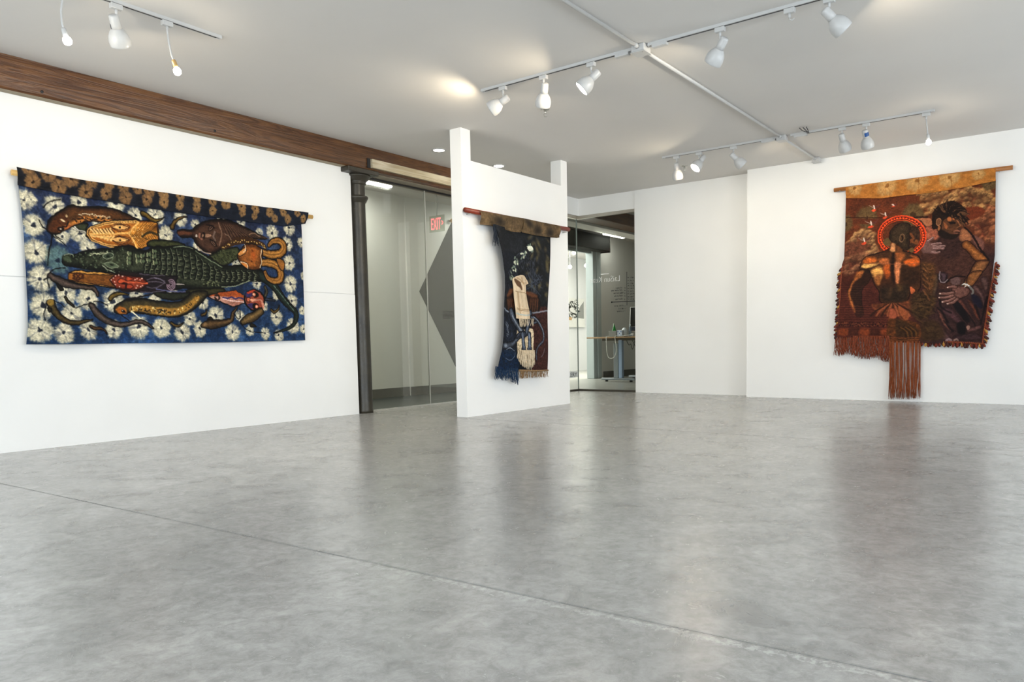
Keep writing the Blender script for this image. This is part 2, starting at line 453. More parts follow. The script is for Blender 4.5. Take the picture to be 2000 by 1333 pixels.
# glass wall to the corridor and glass corner of the office
XG = -6.9
ws = thing('window_%d' % (wn+1), (XG, 6.6, 0), None, None); ws['kind'] = 'structure'
obj('pane', G().box((XG-.006, 5.93, .012), (XG+.006, 7.018, 2.716)), GLASS, ws)
obj('pane', G().box((XG-.006, 7.03, .012), (XG+.006, 7.995, 2.716)), GLASS, ws)
obj('joint', G().box((XG-.007, 7.018, .012), (XG+.007, 7.03, 2.716)), flat('clear silicone joint', (.62, .62, .58, 1), .3), ws)
obj('channel', G().box((XG-.014, 5.93, 2.716), (XG+.014, 7.995, 2.735)), DARK_SLOT, ws)
obj('header', G().box((XG-.1, 5.93, 2.735), (-6.74, 7.995, ZB-.0005)), flat('grey header paint', srgb(150, 140, 124), .6), ws)
obj('sill', G().box((XG-.014, 5.93, 0), (XG+.014, 7.995, .012)), flat('bright aluminium sill', (.7, .7, .68, 1), .3, metal=.8), ws)
wc = thing('window_%d' % (wn+2), (-6.6, 10.08, 0), None, None); wc['kind'] = 'structure'
XC_, YC_ = -6.61, 10.08
alu = flat('brushed steel channel', (.50, .47, .41, 1), .28, metal=.9)
obj('pane', G().box((XC_-.006, 8.305, .03), (XC_+.006, YC_-.006, 2.69)), GLASS, wc)
pane_back = obj('pane', G().box((XC_+.004, YC_-.006, .03), (-5.562, YC_+.006, 2.69)), GLASS, wc)
obj('joint', G().box((XC_-.007, YC_-.008, .03), (XC_+.005, YC_+.008, 2.69)), flat('grey glass edge', (.28, .32, .31, 1), .25), wc)
obj('channel', G().box((XC_-.02, 8.305, 2.69), (XC_+.045, YC_-.03, 2.7365)).box((XC_-.02, YC_-.03, 2.69), (-5.562, YC_+.02, 2.7365)), alu, wc)
obj('sill', G().box((XC_-.02, 8.305, .001), (XC_+.02, YC_-.02, .03)).box((XC_-.02, YC_-.02, .001), (-5.562, YC_+.02, .03)), flat('dark steel sill', srgb(84, 80, 72), .4, metal=.6), wc)

# corridor, office and the gallery beyond
wf = structure('wall_far', G().box((XFAR-.14, 2.9, 0), (XFAR, 8.16, H-.001)), W_FAR)
obj('pilaster', G().box((XFAR-.14, 8.16, 0), (XFAR+.03, 11.6, H-.001)), W_FAR, wf)
obj('office_panel', G().box((XFAR-.14, 13.72, 0), (XFAR, 16.2, H-.001)), W_FAR, wf)
obj('lintel', G().box((XFAR-.14, 11.6, 2.72), (XFAR, 13.72, H-.001)), W_FAR, wf)
obj('diamond', G().prism([(8.40, 1.595), (9.30, 2.93), (10.2, 1.595), (9.30, .22)], 'x', XFAR+.0305, XFAR+.034), W_GREY, wf, label='charcoal diamond painted on the corridor wall')
structure('baseboard_far', G().box((XFAR, 2.9, 0), (XFAR+.012, 8.155, .135)).box((XFAR+.0305, 8.16, 0), (XFAR+.042, 11.6, .135)).box((XFAR, 13.86, 0), (XFAR+.012, 16.1, .135)), BASEB)
structure('wall_corridor', G().box((-8.6, 2.75, 0), (XL-.17, 2.9, H-.001)), W_FAR)
structure('wall_office', G().box((-8.6, 16.0, 0), (-3.0, 16.2, H-.001)).box((-3.1, YB+.46, 0), (-3.0, 16, H-.001)), W_FAR)
structure('wall_gallery', G().box((-11.35, 8.9, 0), (-11.2, 18.5, H-.001)), W_HALL)
structure('wall_gallery_end', G().box((-11.2, 18.35, 0), (-8.6, 18.5, H-.001)), W_HALL)
structure('wall_gallery_near', G().box((-11.2, 8.9, 0), (-8.6, 9.05, H-.001)), W_HALL)
dj = flat('pale blue grey door frame', srgb(178, 190, 192), .5, var=.03)
df = thing('door_1', (XFAR, 12.6, 0), None, None); df['kind'] = 'structure'
obj('jamb', G().bbox((XFAR-.16, 13.46, 0), (XFAR+.02, 13.58, 2.66), .006), dj, df)
obj('jamb', G().bbox((XFAR-.16, 13.60, 0), (XFAR+.04, 13.74, 2.66), .006), dj, df)
obj('head', G().box((XFAR-.1, 11.62, 2.60), (XFAR-.02, 13.5, 2.66)), dj, df)
sh = thing('roller_shutter_box', (XFAR+.12, 12.65, 2.64), 'black shutter housing above the bright gallery doorway', 'shutter box')
obj('housing', G().bbox((XFAR+.005, 11.62, 2.64), (XFAR+.26, 13.74, 2.95), .01), flat('black shutter housing', srgb(18, 19, 17), .7, spec=.1, var=.2), sh)
obj('end_plate', G().bbox((XFAR+.002, 13.741, 2.62), (XFAR+.27, 13.755, 2.96), .004), flat('dark housing end', srgb(34, 33, 28), .5), sh)
area_light('gallery_fill', (-9.9, 13.5, 2.9), (0, 0, 0), 2.2, 5, P_HALL, (1, .99, .96))  # unseen overhead light added to brighten the gallery
# ------------------------------------------------------------------ lamps and ceiling fittings
WARM = (1, .85, .62)
def spot_bulb(parent, loc, d, power, off=.0):
    l = bpy.data.lights.new('lamp_light', 'POINT'); l.energy = power; l.color = WARM; l.shadow_soft_size = .02
    o = bpy.data.objects.new('lamp_light', l); COL.objects.link(o); o.parent = parent; o.location = loc
    return o
# shade parts, modelled along -Z from the tail at the origin
SOCKET = G().lathe([(.0, .004), (.018, .004), (.027, .0), (.0305, -.008), (.031, -.05), (.0315, -.085), (.0, -.085)], 24).mesh('socket'); fix_normals(SOCKET); SOCKET.materials.append(WHITE_METAL)
_out = [(.0315, -.080), (.040, -.090), (.051, -.105), (.0595, -.122), (.0645, -.142), (.066, -.160), (.0645, -.178), (.0625, -.188)]
_in = [(r-.003, z) for r, z in _out[::-1]]; _in[-1] = (.0, -.083)
SHADE = G().lathe(_out + [(.0605, -.189)] + _in, 28).mesh('lamp_shade'); fix_normals(SHADE); SHADE.materials.append(WHITE_METAL)
LENS = G().lathe([(.0, -.158), (.025, -.157), (.045, -.150), (.054, -.140), (.030, -.10), (.0, -.10)], 24).mesh('bulb'); fix_normals(LENS); LENS.materials.append(LAMP_WARM)
def adapter_box(g, x, y, along, z=2.966):
    a, b = (.036, .0175) if along == 'x' else (.0175, .036)
    g.bbox((x-a, y-b, z-.022), (x+a, y+b, z+.0105), .003)
    g.lathe([(.0, -.03), (.009, -.03), (.009, 0), (.0, 0)], 10, Matrix.Translation((x, y, z-.02)))
    return g
def spotlight(x, y, along, tail, d, power, label, tape=False):
    s = thing('track_spotlight', (x, y, 2.93), label, 'spotlight', 'white bell spotlights on the ceiling tracks')
    obj('adapter', adapter_box(G(), x, y, along), WHITE_METAL, s)
    d = Vector(d).normalized(); t = Vector(tail)
    joint = t + d*.018
    obj('stem', G().tube([(x, y, 2.93), (x, y, joint.z+.012), joint], .006, 8), WHITE_METAL, s)
    q = aim(d)
    for nm, me in (('socket', SOCKET), ('lamp_shade', SHADE), ('bulb', LENS)):
        o = bpy.data.objects.new(nm, me); COL.objects.link(o); o.parent = s
        o.location = t - s.location; o.rotation_mode = 'QUATERNION'; o.rotation_quaternion = q
    if tape:
        k0, st_, z0, z1 = (-3, .28, .022, .062) if tape is True else tape
        # strip of tape round the socket, facing the room
        g = G(); c = Vector(-_fw).normalized(); side = d.cross(c).normalized(); c = side.cross(d).normalized()
        vs = []
        for k in range(7):
            an = (k+k0)*st_; n = c*math.cos(an) + side*math.sin(an)
            vs += [t + d*z0 + n*.0325, t + d*z1 + n*.0325]
        g.add(vs, [(2*k, 2*k+1, 2*k+3, 2*k+2) for k in range(6)], True)
        obj('tape', g, BLUE_TAPE if tape is True else DARK_LABEL, s, label='bright blue tape on the socket' if tape is True else 'small dark blue label on the socket')
    spot_bulb(s, t + d*.168 - s.location, d, power)
    return s
def gooseneck(x, y, along, path, d, label, power, brass=False):
    s = thing('gooseneck_lamp', (x, y, 2.93), label, 'lamp', 'bare bulbs on flexible necks')
    obj('adapter', adapter_box(G(), x, y, along), WHITE_METAL, s)
    P = [Vector(p) for p in path]
    obj('neck', G().tube([(x, y, 2.94)] + path, .0065, 8), WHITE_METAL, s)
    d = Vector(d).normalized(); e = P[-1]; q = aim(d).to_matrix().to_4x4(); T_ = Matrix.Translation(e) @ q
    obj('socket', G().lathe([(.0, .004), (.012, .004), (.015, -.006), (.0155, -.040), (.013, -.048), (.0, -.048)], 16, T_), BRASS if brass else WHITE_METAL, s, label='brass coloured socket' if brass else None)
    obj('bulb', G().lathe([(.0, -.046), (.012, -.047), (.022, -.060), (.0255, -.076), (.022, -.09), (.012, -.098), (.0, -.100)], 16, T_), LAMP_WARM, s)
    l = spot_bulb(s, e + d*.118 - s.location, d, power); l.data.shadow_soft_size = .012
    return s
def track(name, along, a, b, c, label, feed=None):
    # rail on the ceiling from a to b along one axis, at c on the other
    mid = (a+b)/2
    s = thing('light_track', ((mid, c, 2.978) if along == 'x' else (c, mid, 2.978)), label, 'light track')
    def bx(g, u0, u1, v0, v1, z0, z1):
        if along == 'x': g.box((u0, c+v0, z0), (u1, c+v1, z1))
        else: g.box((c+v0, u0, z0), (c+v1, u1, z1))
        return g
    g = G(); bx(g, a, b, -.0175, -.0066, 2.978, 2.9995); bx(g, a, b, .0066, .0175, 2.978, 2.9995); bx(g, a, b, -.0066, .0066, 2.992, 2.9995)
    obj('rail', g, WHITE_METAL, s)
    obj('slot', bx(G(), a+.03, b-.03, -.0065, .0065, 2.9772, 2.9915), DARK_SLOT, s)
    for u in (a, b):
        g = G()
        if along == 'x': g.bbox((u-.006, c-.0185, 2.976), (u+.006, c+.0185, 2.9995), .002)
        else: g.bbox((c-.0185, u-.006, 2.976), (c+.0185, u+.006, 2.9995), .002)
        obj('end_cap', g, WHITE_METAL, s)
    if feed:
        for u0, u1 in feed:
            g = G()
            if along == 'x': g.bbox((u0, c-.02, 2.957), (u1, c+.02, 2.979), .003)
            else: g.bbox((c-.02, u0, 2.957), (c+.02, u1, 2.979), .003)
            obj('feed_box', g, WHITE_METAL, s)
    return s
YTB, YTC, XTA, XCO = 5.235, 8.46, -5.11, -2.83
track('A', 'y', -.2, 3.19, XTA, 'white ceiling track at upper left above the dark timber beam')
track('B', 'x', -4.40, -2.90, YTB, 'white ceiling track left of the near junction box, carrying three spotlights', [(-3.05, -2.93)])
track('B2', 'x', -2.76, .9, YTB, 'white ceiling track right of the near junction box, top of the photo', [(-2.73, -2.61)])
track('C', 'x', -4.28, -2.87, YTC, 'white far ceiling track left of the second junction box', [(-3.06, -2.90)])
track('C2', 'x', -2.73, -1.33, YTC, 'white far ceiling track right of the second junction box', [(-2.70, -2.56)])

spotlight(-4.169, YTB, 'x', (-4.127, 5.255, 2.885), (-.809, -.325, -.49), P_SPOT, 'white spotlight at the left end of the near track, tilted left')
spotlight(-3.739, YTB, 'x', (-3.726, 5.238, 2.913), (-.426, .385, -.819), P_SPOT, 'white spotlight pointing straight down above the sprinkler, middle of three')
spotlight(-3.274, YTB, 'x', (-3.223, 5.264, 2.905), (-.617, -.384, -.687), P_SPOT, 'white spotlight with glowing mouth turned towards the viewer, nearest the junction box')
spotlight(-2.199, YTB, 'x', (-2.168, 5.25, 2.903), (-.624, .272, -.733), P_SPOT, 'grey looking spotlight just right of the near junction box')
spotlight(-1.451, YTB, 'x', (-1.476, 5.212, 2.901), (.539, .501, -.678), P_SPOT, 'spotlight at the top right edge, tilted right and away')
spotlight(-4.100, YTC, 'x', (-4.1, 8.451, 2.893), (-.106, .439, -.892), P_SPOT, 'small far spotlight pointing down beside a sprinkler')
spotlight(-3.813, YTC, 'x', (-3.76, 8.493, 2.929), (-.383, -.526, -.759), P_SPOT, 'small far spotlight with lit mouth facing the viewer')
spotlight(-3.389, YTC, 'x', (-3.407, 8.437, 2.89), (.534, .507, -.677), P_SPOT*.5, 'small far spotlight tilted right above the wall corner')
spotlight(-2.196, YTC, 'x', (-2.203, 8.446, 2.908), (.118, .577, -.808), P_SPOT*.32, 'plain far spotlight left of the one with blue tape')
spotlight(-1.957, YTC, 'x', (-1.967, 8.445, 2.906), (.061, .523, -.85), P_SPOT*.32, 'far spotlight with bright blue tape on its socket', tape=True)
spotlight(XTA, 2.476, 'y', (-5.121, 2.461, 2.907), (-.449, .419, -.789), P_SPOT, 'large white spotlight between two bare bulbs at upper left', tape=(5, .12, .05, .085))
gooseneck(XTA, 2.805, 'y', [(-5.106, 2.802, 2.922), (-5.095, 2.802, 2.836), (-5.077, 2.807, 2.749), (-5.063, 2.812, 2.710)], (.28, .13, -.95), 'bare glowing bulb on a curved white neck, right of the large spotlight', P_NECK, True)
gooseneck(XTA, 2.166, 'y', [(-5.107, 2.16, 2.892), (-5.111, 2.15, 2.823), (-5.104, 2.148, 2.754), (-5.096, 2.151, 2.716)], (.3, .1, -.94), 'bare glowing bulb on a white neck at the upper left corner', P_NECK)
gooseneck(-1.398, YTC, 'x', [(-1.39, 8.453, 2.859), (-1.378, 8.452, 2.76)], (.12, -.02, -.99), 'bare bulb on a straight neck near the far right of the ceiling', P_NECK)
# idle adapter on the near track
s = thing('track_adapter', (-1.708, YTB, 2.95), 'idle white adapter with no lamp on the top right track', 'adapter')
obj('housing', adapter_box(G(), -1.708, YTB, 'x'), WHITE_METAL, s)
obj('hook', G().tube([(-1.708, YTB, 2.925), (-1.708, YTB, 2.905), (-1.69, YTB, 2.895), (-1.675, YTB, 2.905)], .004, 6), WHITE_METAL, s)
# conduit and junction boxes
cd = thing('conduit', (XCO, 6.0, 2.98), 'white conduit pipe crossing the ceiling between the junction boxes', 'pipe')
for a, b in ((YF, 5.178), (5.292, 8.408), (8.512, 9.698)):
    obj('pipe', G().tube([(XCO, a, 2.979), (XCO, b, 2.979)], .0135, 12), WHITE_METAL, cd)
for yy in (5.155, 5.315, 8.385, 8.535, 9.675):
    obj('coupling', G().tube([(XCO, yy-.02, 2.979), (XCO, yy+.02, 2.979)], .018, 12), WHITE_METAL, cd)
for yy, sz, lab in ((5.235, .055, 'white junction box where the near tracks meet the conduit'), (8.46, .05, 'white junction box in the middle of the far track'), (9.745, .045, 'white junction box at the top of the back wall')):
    j = thing('junction_box', (XCO, yy, 2.95), lab, 'junction box')
    obj('box', G().bbox((XCO-sz, yy-sz, 2.946), (XCO+sz, yy+sz, 2.9995), .005), WHITE_METAL, j)
    cp = obj('cover_plate', G().bbox((XCO-sz-.004, yy-sz-.004, 2.940), (XCO+sz+.004, yy+sz+.004, 2.9455), .002), WHITE_METAL, j)
    obj('screw', G().lathe([(.0, -.002), (.005, -.002), (.005, 0), (.0, 0)], 8, Matrix.Translation((XCO+sz*.6, yy-sz*.6, 2.940))), CHROME, cp)
# sprinkler heads
for x, y, lab in ((-4.30, 6.04, 'chrome sprinkler head on the ceiling below the middle spotlight'), (-4.29, 9.08, 'small chrome sprinkler head by the far left spotlight')):
    s = thing('sprinkler_head', (x, y, 2.93), lab, 'sprinkler'); T_ = Matrix.Translation((x, y, 3.0))
    obj('escutcheon', G().lathe([(.0, -.001), (.04, -.001), (.038, -.008), (.022, -.014), (.0, -.014)], 20, T_), CHROME, s)
    obj('body', G().lathe([(.0, -.014), (.011, -.014), (.011, -.034), (.007, -.040), (.0, -.040)], 12, T_), CHROME, s)
    g = G()
    for sg in (-1, 1): g.tube([(x+sg*.009, y, 2.962), (x+sg*.016, y, 2.950), (x+sg*.010, y, 2.936), (x, y, 2.930)], .003, 6)
    obj('frame_arms', g, CHROME, s)
    obj('deflector', G().lathe([(.0, -.070), (.016, -.070), (.016, -.0725), (.0, -.0725)], 14, T_), CHROME, s)
# loose wire ends
s = thing('wire_ends', (-2.53, 8.30, 2.97), 'dark loose wire ends poking up beside the far right track', 'wire')
for k, (dx, dz) in enumerate(((-.03, 0), (0, .004), (.028, -.003))):
    obj('wire', G().tube([(-2.53, 8.43, 2.975), (-2.53+dx*.4, 8.37, 2.972), (-2.53+dx, 8.30, 2.974+dz), (-2.53+dx*1.2, 8.22, 2.985)], .004, 6), DARK_SLOT, s)
# recessed downlights by the partition
for x, y, lab in ((-6.133, 6.50, 'round recessed downlight left of the partition'), (-6.10, 7.545, 'round recessed downlight seen over the partition notch')):
    s = thing('recessed_downlight', (x, y, 2.99), lab, 'downlight'); T_ = Matrix.Translation((x, y, 3.0))
    obj('trim_ring', G().lathe([(.062, -.001), (.085, -.001), (.083, -.006), (.064, -.008), (.062, -.001)], 28, T_), WHITE_METAL, s)
    obj('lens', G().lathe([(.0, -.0015), (.0615, -.0015), (.0615, -.005), (.0, -.006)], 28, T_), LAMP_WARM, s)
    l = bpy.data.lights.new('lamp_light', 'SPOT'); l.energy = P_DOWN; l.color = (1, .9, .72); l.spot_size = 2.6; l.spot_blend = 1; l.shadow_soft_size = .05
    o = bpy.data.objects.new('lamp_light', l); COL.objects.link(o); o.parent = s; o.location = (0, 0, -.012)
# linear lights of the corridor and office, two unseen ones added for even light
for x, y0, y1, lab in ((-7.9, 6.2, 7.40, 'long linear light on the corridor ceiling behind the left glass'), (-7.9, 3.7, 4.9, 'added unseen linear light on the corridor ceiling behind the left wall'), (-7.9, 9.2, 10.4, 'added unseen linear light on the corridor ceiling behind the partition'), (-8.06, 13.3, 14.1, 'linear light on the office ceiling behind the corner glass')):
    s = thing('linear_light', (x, (y0+y1)/2, 2.95), lab, 'ceiling light')
    obj('housing', G().bbox((x-.05, y0, 2.965), (x+.05, y1, 2.999), .004), WHITE_METAL, s)
    obj('diffuser', G().bbox((x-.045, y0+.01, 2.935), (x+.045, y1-.01, 2.9645), .012), LAMP_TUBE, s)
    al = area_light('linear_lamp', (0, 0, -.03), (0, 0, 0), .09, y1-y0, P_TUBE*(.6 if y0 < 10 else .16), (1, 1, .94)); al.parent = s
# ------------------------------------------------------------------ signs and lettering
def text_mesh(txt, size, M, thin=0.):
    cu = bpy.data.curves.new('text', 'FONT'); cu.body = txt; cu.size = size; cu.extrude = .002; cu.align_x = 'LEFT'; cu.resolution_u = 3; cu.offset = thin
    o = bpy.data.objects.new('text', cu); COL.objects.link(o)
    dg = bpy.context.evaluated_depsgraph_get(); me = bpy.data.meshes.new_from_object(o.evaluated_get(dg))
    g = G(); g.add([M @ v.co for v in me.vertices], [tuple(p.vertices) for p in me.polygons])
    bpy.data.objects.remove(o); bpy.data.curves.remove(cu); bpy.data.meshes.remove(me)
    return g
def fit(g, x0, x1, z0, z1, axis, flip=False):
    # stretch the lettering to a box on a vertical plane
    V = np.array(g.v); i = 0 if axis == 'y' else 1
    lo, hi = V.min(0), V.max(0)
    t = (V[:, i]-lo[i])/(hi[i]-lo[i]); t = 1-t if flip else t
    V[:, i] = x0 + t*(x1-x0); V[:, 2] = z0 + (V[:, 2]-lo[2])/(hi[2]-lo[2])*(z1-z0)
    g.v = [tuple(p) for p in V]; return g
UP_X = Matrix(((1,0,0,0),(0,0,-1,0),(0,1,0,0),(0,0,0,1)))          # text plane -> X/Z plane facing -Y
# exit sign hanging in the corridor
ex = thing('exit_sign', (-7.42, 7.78, 2.33), 'edge lit red exit sign hanging behind the left glass', 'sign')
pn = obj('panel', G().bbox((-7.56, 7.776, 2.335), (-7.27, 7.784, 2.56), .002), glass_mat('greenish acrylic', (.74, .77, .72, 1), .12), ex)
obj('lettering', fit(text_mesh('EXIT', .2, Matrix.Translation((0, 7.772, 0)) @ UP_X), -7.515, -7.335, 2.368, 2.525, 'y'), EXIT_RED, pn)
obj('arrow', G().prism([(-7.325, 2.425), (-7.312, 2.425), (-7.287, 2.4525), (-7.312, 2.48), (-7.325, 2.48), (-7.300, 2.4525)], 'y', 7.770, 7.775), EXIT_RED, pn)
obj('hanger', G().box((-7.42, 7.777, 2.56), (-7.41, 7.783, 2.999)), flat('grey hanger', srgb(120, 120, 112), .5), ex)
# mirrored vinyl name and directory on the corner glass, read from the office side
Yv = YC_ - .0075
g = fit(text_mesh('LaiSun Kean', .1, Matrix.Translation((0, Yv, 0)) @ UP_X, -.0022), -6.36, -5.835, 1.690, 1.775, 'y', True)
obj('lettering', g, VINYL_WHITE, pane_back)
obj('accent_bar', G().box((-6.165, Yv-.0015, 1.806), (-6.025, Yv+.0015, 1.816)), VINYL_WHITE, pane_back)
def z_at(px, py, y=YC_):
    d = _fw + _r*(px-CX)/F_PX - _u*(py-CY)/F_PX; t = y/d[1]; return np.array([d[0]*t, CAM_Z + d[2]*t])
rl = random.Random(11); g = G()
def scribble(xa, xb, z, h):
    # illegible small print: letter-like upright strokes in word groups
    x = xa
    while x < xb-.006:
        wl_ = rl.randint(3, 7)
        for k in range(wl_):
            if x > xb-.005: break
            hh = h*(1 if rl.random() < .25 else .68)
            g.box((x, Yv-.0012, z), (x+.0042, Yv+.0012, z+hh))
            if rl.random() < .6: g.box((x+.0042, Yv-.0012, z+rl.choice((0, .5))*hh*.8), (x+.0095, Yv+.0012, z+rl.choice((.2, .6))*hh*.8+.004))
            x += .0118
        x += .010
def row(ya, x_from, x_to, num=True):
    a = z_at(1150+x_from/11.11, 500+ya/11.11); b = z_at(1150+x_to/11.11, 500+ya/11.11)
    scribble(a[0], b[0], (a[1]+b[1])/2-.010, .026)
for ya, xf in ((695, 590), (750, 490), (810, 545), (870, 560), (940, 580)):
    row(ya, xf, 752); row(ya, 775, 808)
for ya, xf in ((1085, 560), (1147, 645), (1203, 620)):
    row(ya, xf, 768); row(ya, 790, 806)
for ya in (470, 535, 595, 650, 705, 765, 825, 885, 940):
    row(ya, 850, 878); row(ya, 902, 995)
a, b = z_at(1150+828/11.11, 500+350/11.11), z_at(1150+828/11.11, 500+1080/11.11)
g.box((a[0]-.004, Yv-.0012, b[1]), (a[0]+.004, Yv+.0012, a[1]))
a = z_at(1150+490/11.11, 500+1008/11.11)
g.box((a[0], Yv-.0012, a[1]-.006), (-5.563, Yv+.0012, a[1]+.006)).box((a[0], Yv-.0012, a[1]-.012), (a[0]+.02, Yv+.0012, a[1]+.012))
obj('directory_print', g, VINYL_DARK, pane_back, label='dark directory lettering seen from behind, with a cross rule')
gs = thing('gallery_sign', (-6.60, 9.6, .2), 'low white sign strip with grey lettering on the glass beside the partition', 'sign')
st_ = obj('strip', G().box((-6.603, 9.2, .215), (-6.598, 10.045, .315)), flat('frosted white strip', (.80, .82, .80, 1), .5, var=.02), gs)
MY = Matrix(((0,0,1,0),(1,0,0,0),(0,1,0,0),(0,0,0,1)))             # text plane -> Y/Z plane facing +X
obj('lettering', fit(text_mesh('GALLERY', .1, Matrix.Translation((-6.5965, 0, 0)) @ MY), 9.57, 10.02, .228, .298, 'x'), flat('grey sign letters', srgb(80, 84, 84), .5), st_)
ws_ = flat('small print', srgb(60, 61, 60), .6)
g = G(); rl = random.Random(4)
for k in range(6):
    y = 7.32
    while y < 7.50 - (.05 if k == 5 else 0):
        wd = rl.uniform(.008, .022); z = 1.205 - k*.018
        g.box((XG+.0065, y, z), (XG+.0072, y+wd, z+.007)); y += wd+.006
obj('small_print', g, ws_, ws, label='small dark wall text on the glass')
kn = thing('round_knob', (XFAR+.07, 9.13, 2.75), 'small round tan knob high on the corridor wall beside the partition', 'knob')
obj('stalk', G().tube([(XFAR+.031, 9.13, 2.75), (XFAR+.06, 9.13, 2.75)], .012, 8), ROD_TAN, kn)
obj('ball', G().lathe([(.034*math.sin(PI*k/8), -.034*math.cos(PI*k/8)) for k in range(9)], 14, Matrix.Translation((XFAR+.085, 9.13, 2.75))), ROD_PALE, kn)

# ------------------------------------------------------------------ the office behind the corner glass
GREY_STEEL = flat('grey desk steel', srgb(142, 150, 156), .4, metal=.2)
BLUE_STEEL = flat('pale blue desk column', srgb(160, 182, 212), .4, metal=.1)
ZD = .862
dk = thing('standing_desk', (-7.33, 12.62, 0), 'wood topped standing desk on a grey T leg in the office', 'desk')
obj('desktop', G().bbox((-7.90, 12.35, ZD-.026), (-6.50, 13.95, ZD), .004), DESK_WOOD, dk)
for yy in (12.62, 13.7):
    ft = obj('foot', G().bbox((-7.72, yy-.045, .03), (-6.98, yy+.045, .07), .008), GREY_STEEL, dk)
    for xx in (-7.62, -7.08): obj('foot_pad', G().lathe([(.0, 0), (.028, 0), (.03, .02), (.018, .031), (.0, .031)], 12, Matrix.Translation((xx, yy, 0))), DARK_SLOT, ft)
    obj('leg', G().bbox((-7.435, yy-.045, .07), (-7.335, yy+.045, .74), .006), GREY_STEEL, dk)
    obj('leg_insert', G().bbox((-7.33, yy-.04, .07), (-7.255, yy+.04, .80), .005), BLUE_STEEL, dk)
    obj('cross_arm', G().bbox((-7.70, yy-.03, ZD-.075), (-6.75, yy+.03, ZD-.027), .006), flat('dark desk frame', srgb(92, 88, 78), .5), dk)
bt = thing('green_bottle', (-7.40, 12.55, ZD), 'green glass bottle behind the small grey box on the desk', 'bottle')
gg = Mat('green bottle glass'); gg.set(color=srgb(20, 110, 42), rough=.08, spec=.6); gv = gg.coords(); gg.set(color=gg.ramp(gg.noise(gv, 20, 2), [(.3, srgb(14, 92, 34)), (.7, srgb(30, 128, 52))]))
TB = Matrix.Translation((-7.40, 12.55, ZD))
obj('glass', G().lathe([(.0, .001), (.038, .001), (.041, .01), (.041, .11), (.034, .15), (.019, .19), (.015, .225), (.0, .226)], 20, TB), gg.m, bt)
obj('cap', G().lathe([(.0, .225), (.017, .225), (.017, .248), (.0, .250)], 14, TB), flat('silver green cap', srgb(150, 176, 150), .35, metal=.5), bt)
gb = thing('grey_box', (-7.33, 12.42, ZD), 'small plain grey box at the near edge of the desk', 'box')
obj('carton', G().bbox((-7.415, 12.37, ZD+.001), (-7.25, 12.46, ZD+.098), .004), flat('grey card', srgb(146, 146, 142), .6), gb)
obj('lid', G().bbox((-7.418, 12.367, ZD+.0985), (-7.247, 12.463, ZD+.108), .003), flat('grey card lid', srgb(156, 156, 152), .6), gb)
cb = thing('patterned_box', (-7.19, 12.42, ZD), 'white and blue chequered box beside the grey box on the desk', 'box')
ct_ = obj('carton', G().bbox((-7.235, 12.38, ZD+.001), (-7.13, 12.46, ZD+.12), .003), flat('white card', srgb(214, 222, 236), .5), cb)
g = G()
for i in range(3):
    for k in range(3):
        if (i+k) % 2 == 0: g.box((-7.228+i*.032, 12.3775, ZD+.012+k*.035), (-7.205+i*.032, 12.3802, ZD+.036+k*.035))
obj('print', g, flat('blue print', srgb(96, 124, 176), .5), ct_)
mo = thing('computer_monitor', (-6.83, 12.75, ZD), 'black screened monitor with a silver edge on the desk', 'monitor')
SILV = flat('silver monitor edge', srgb(206, 208, 208), .35, metal=.5)
Mm = Matrix.Translation((-6.83, 12.69, ZD)) @ Matrix.Rotation(.10, 4, 'Z') @ Matrix.Rotation(-.07, 4, 'X')
cs = obj('casing', G().bbox((-.30, 0, .10), (.30, .022, .56), .006, Mm), SILV, mo)
obj('screen', G().bbox((-.288, -.003, .185), (.288, .0005, .55), .001, Mm), flat('black screen', srgb(14, 14, 15), .15), cs)
obj('chin', G().bbox((-.288, -.0025, .105), (.288, .0005, .182), .001, Mm), flat('dark blue chin', srgb(36, 44, 62), .2), cs)
obj('stand', G().tube([(-6.83, 12.77, ZD+.24), (-6.83, 12.80, ZD+.1), (-6.83, 12.75, ZD+.048)], .035, 10), SILV, mo)
obj('stand_foot', G().bbox((-6.95, 12.66, ZD+.0005), (-6.71, 12.86, ZD+.010), .003), SILV, mo)
dl = thing('white_desk_dome', (-7.165, 12.535, ZD), 'white rounded hump behind the boxes on the desk', 'desk accessory')
obj('dome', G().lathe([(.0, .17), (.022, .165), (.045, .14), (.058, .10), (.060, .04), (.059, .001), (.0, .001)], 20, Matrix.Translation((-7.165, 12.535, ZD))), flat('white plastic', srgb(224, 232, 238), .4), dl)
obj('rim', G().lathe([(.061, .001), (.066, .001), (.066, .012), (.061, .014)], 20, Matrix.Translation((-7.165, 12.535, ZD))), flat('grey plastic rim', srgb(120, 130, 140), .4), dl)
pb = thing('plastic_bottle', (-6.99, 12.44, ZD), 'clear plastic water bottle in front of the monitor', 'bottle')
TB = Matrix.Translation((-6.99, 12.44, ZD))
obj('body', G().lathe([(.0, .001), (.03, .001), (.032, .02), (.029, .05), (.032, .08), (.031, .14), (.018, .185), (.012, .20), (.0, .2)], 18, TB), glass_mat('clear plastic', (.66, .74, .82, 1), .9), pb)
obj('cap', G().lathe([(.0, .2), (.014, .2), (.014, .225), (.0, .226)], 12, TB), flat('pale cap', srgb(200, 212, 226), .4), pb)
cw = thing('white_cable', (-7.4, 12.36, .5), 'white cable drooping in a loop below the desk edge', 'cable')
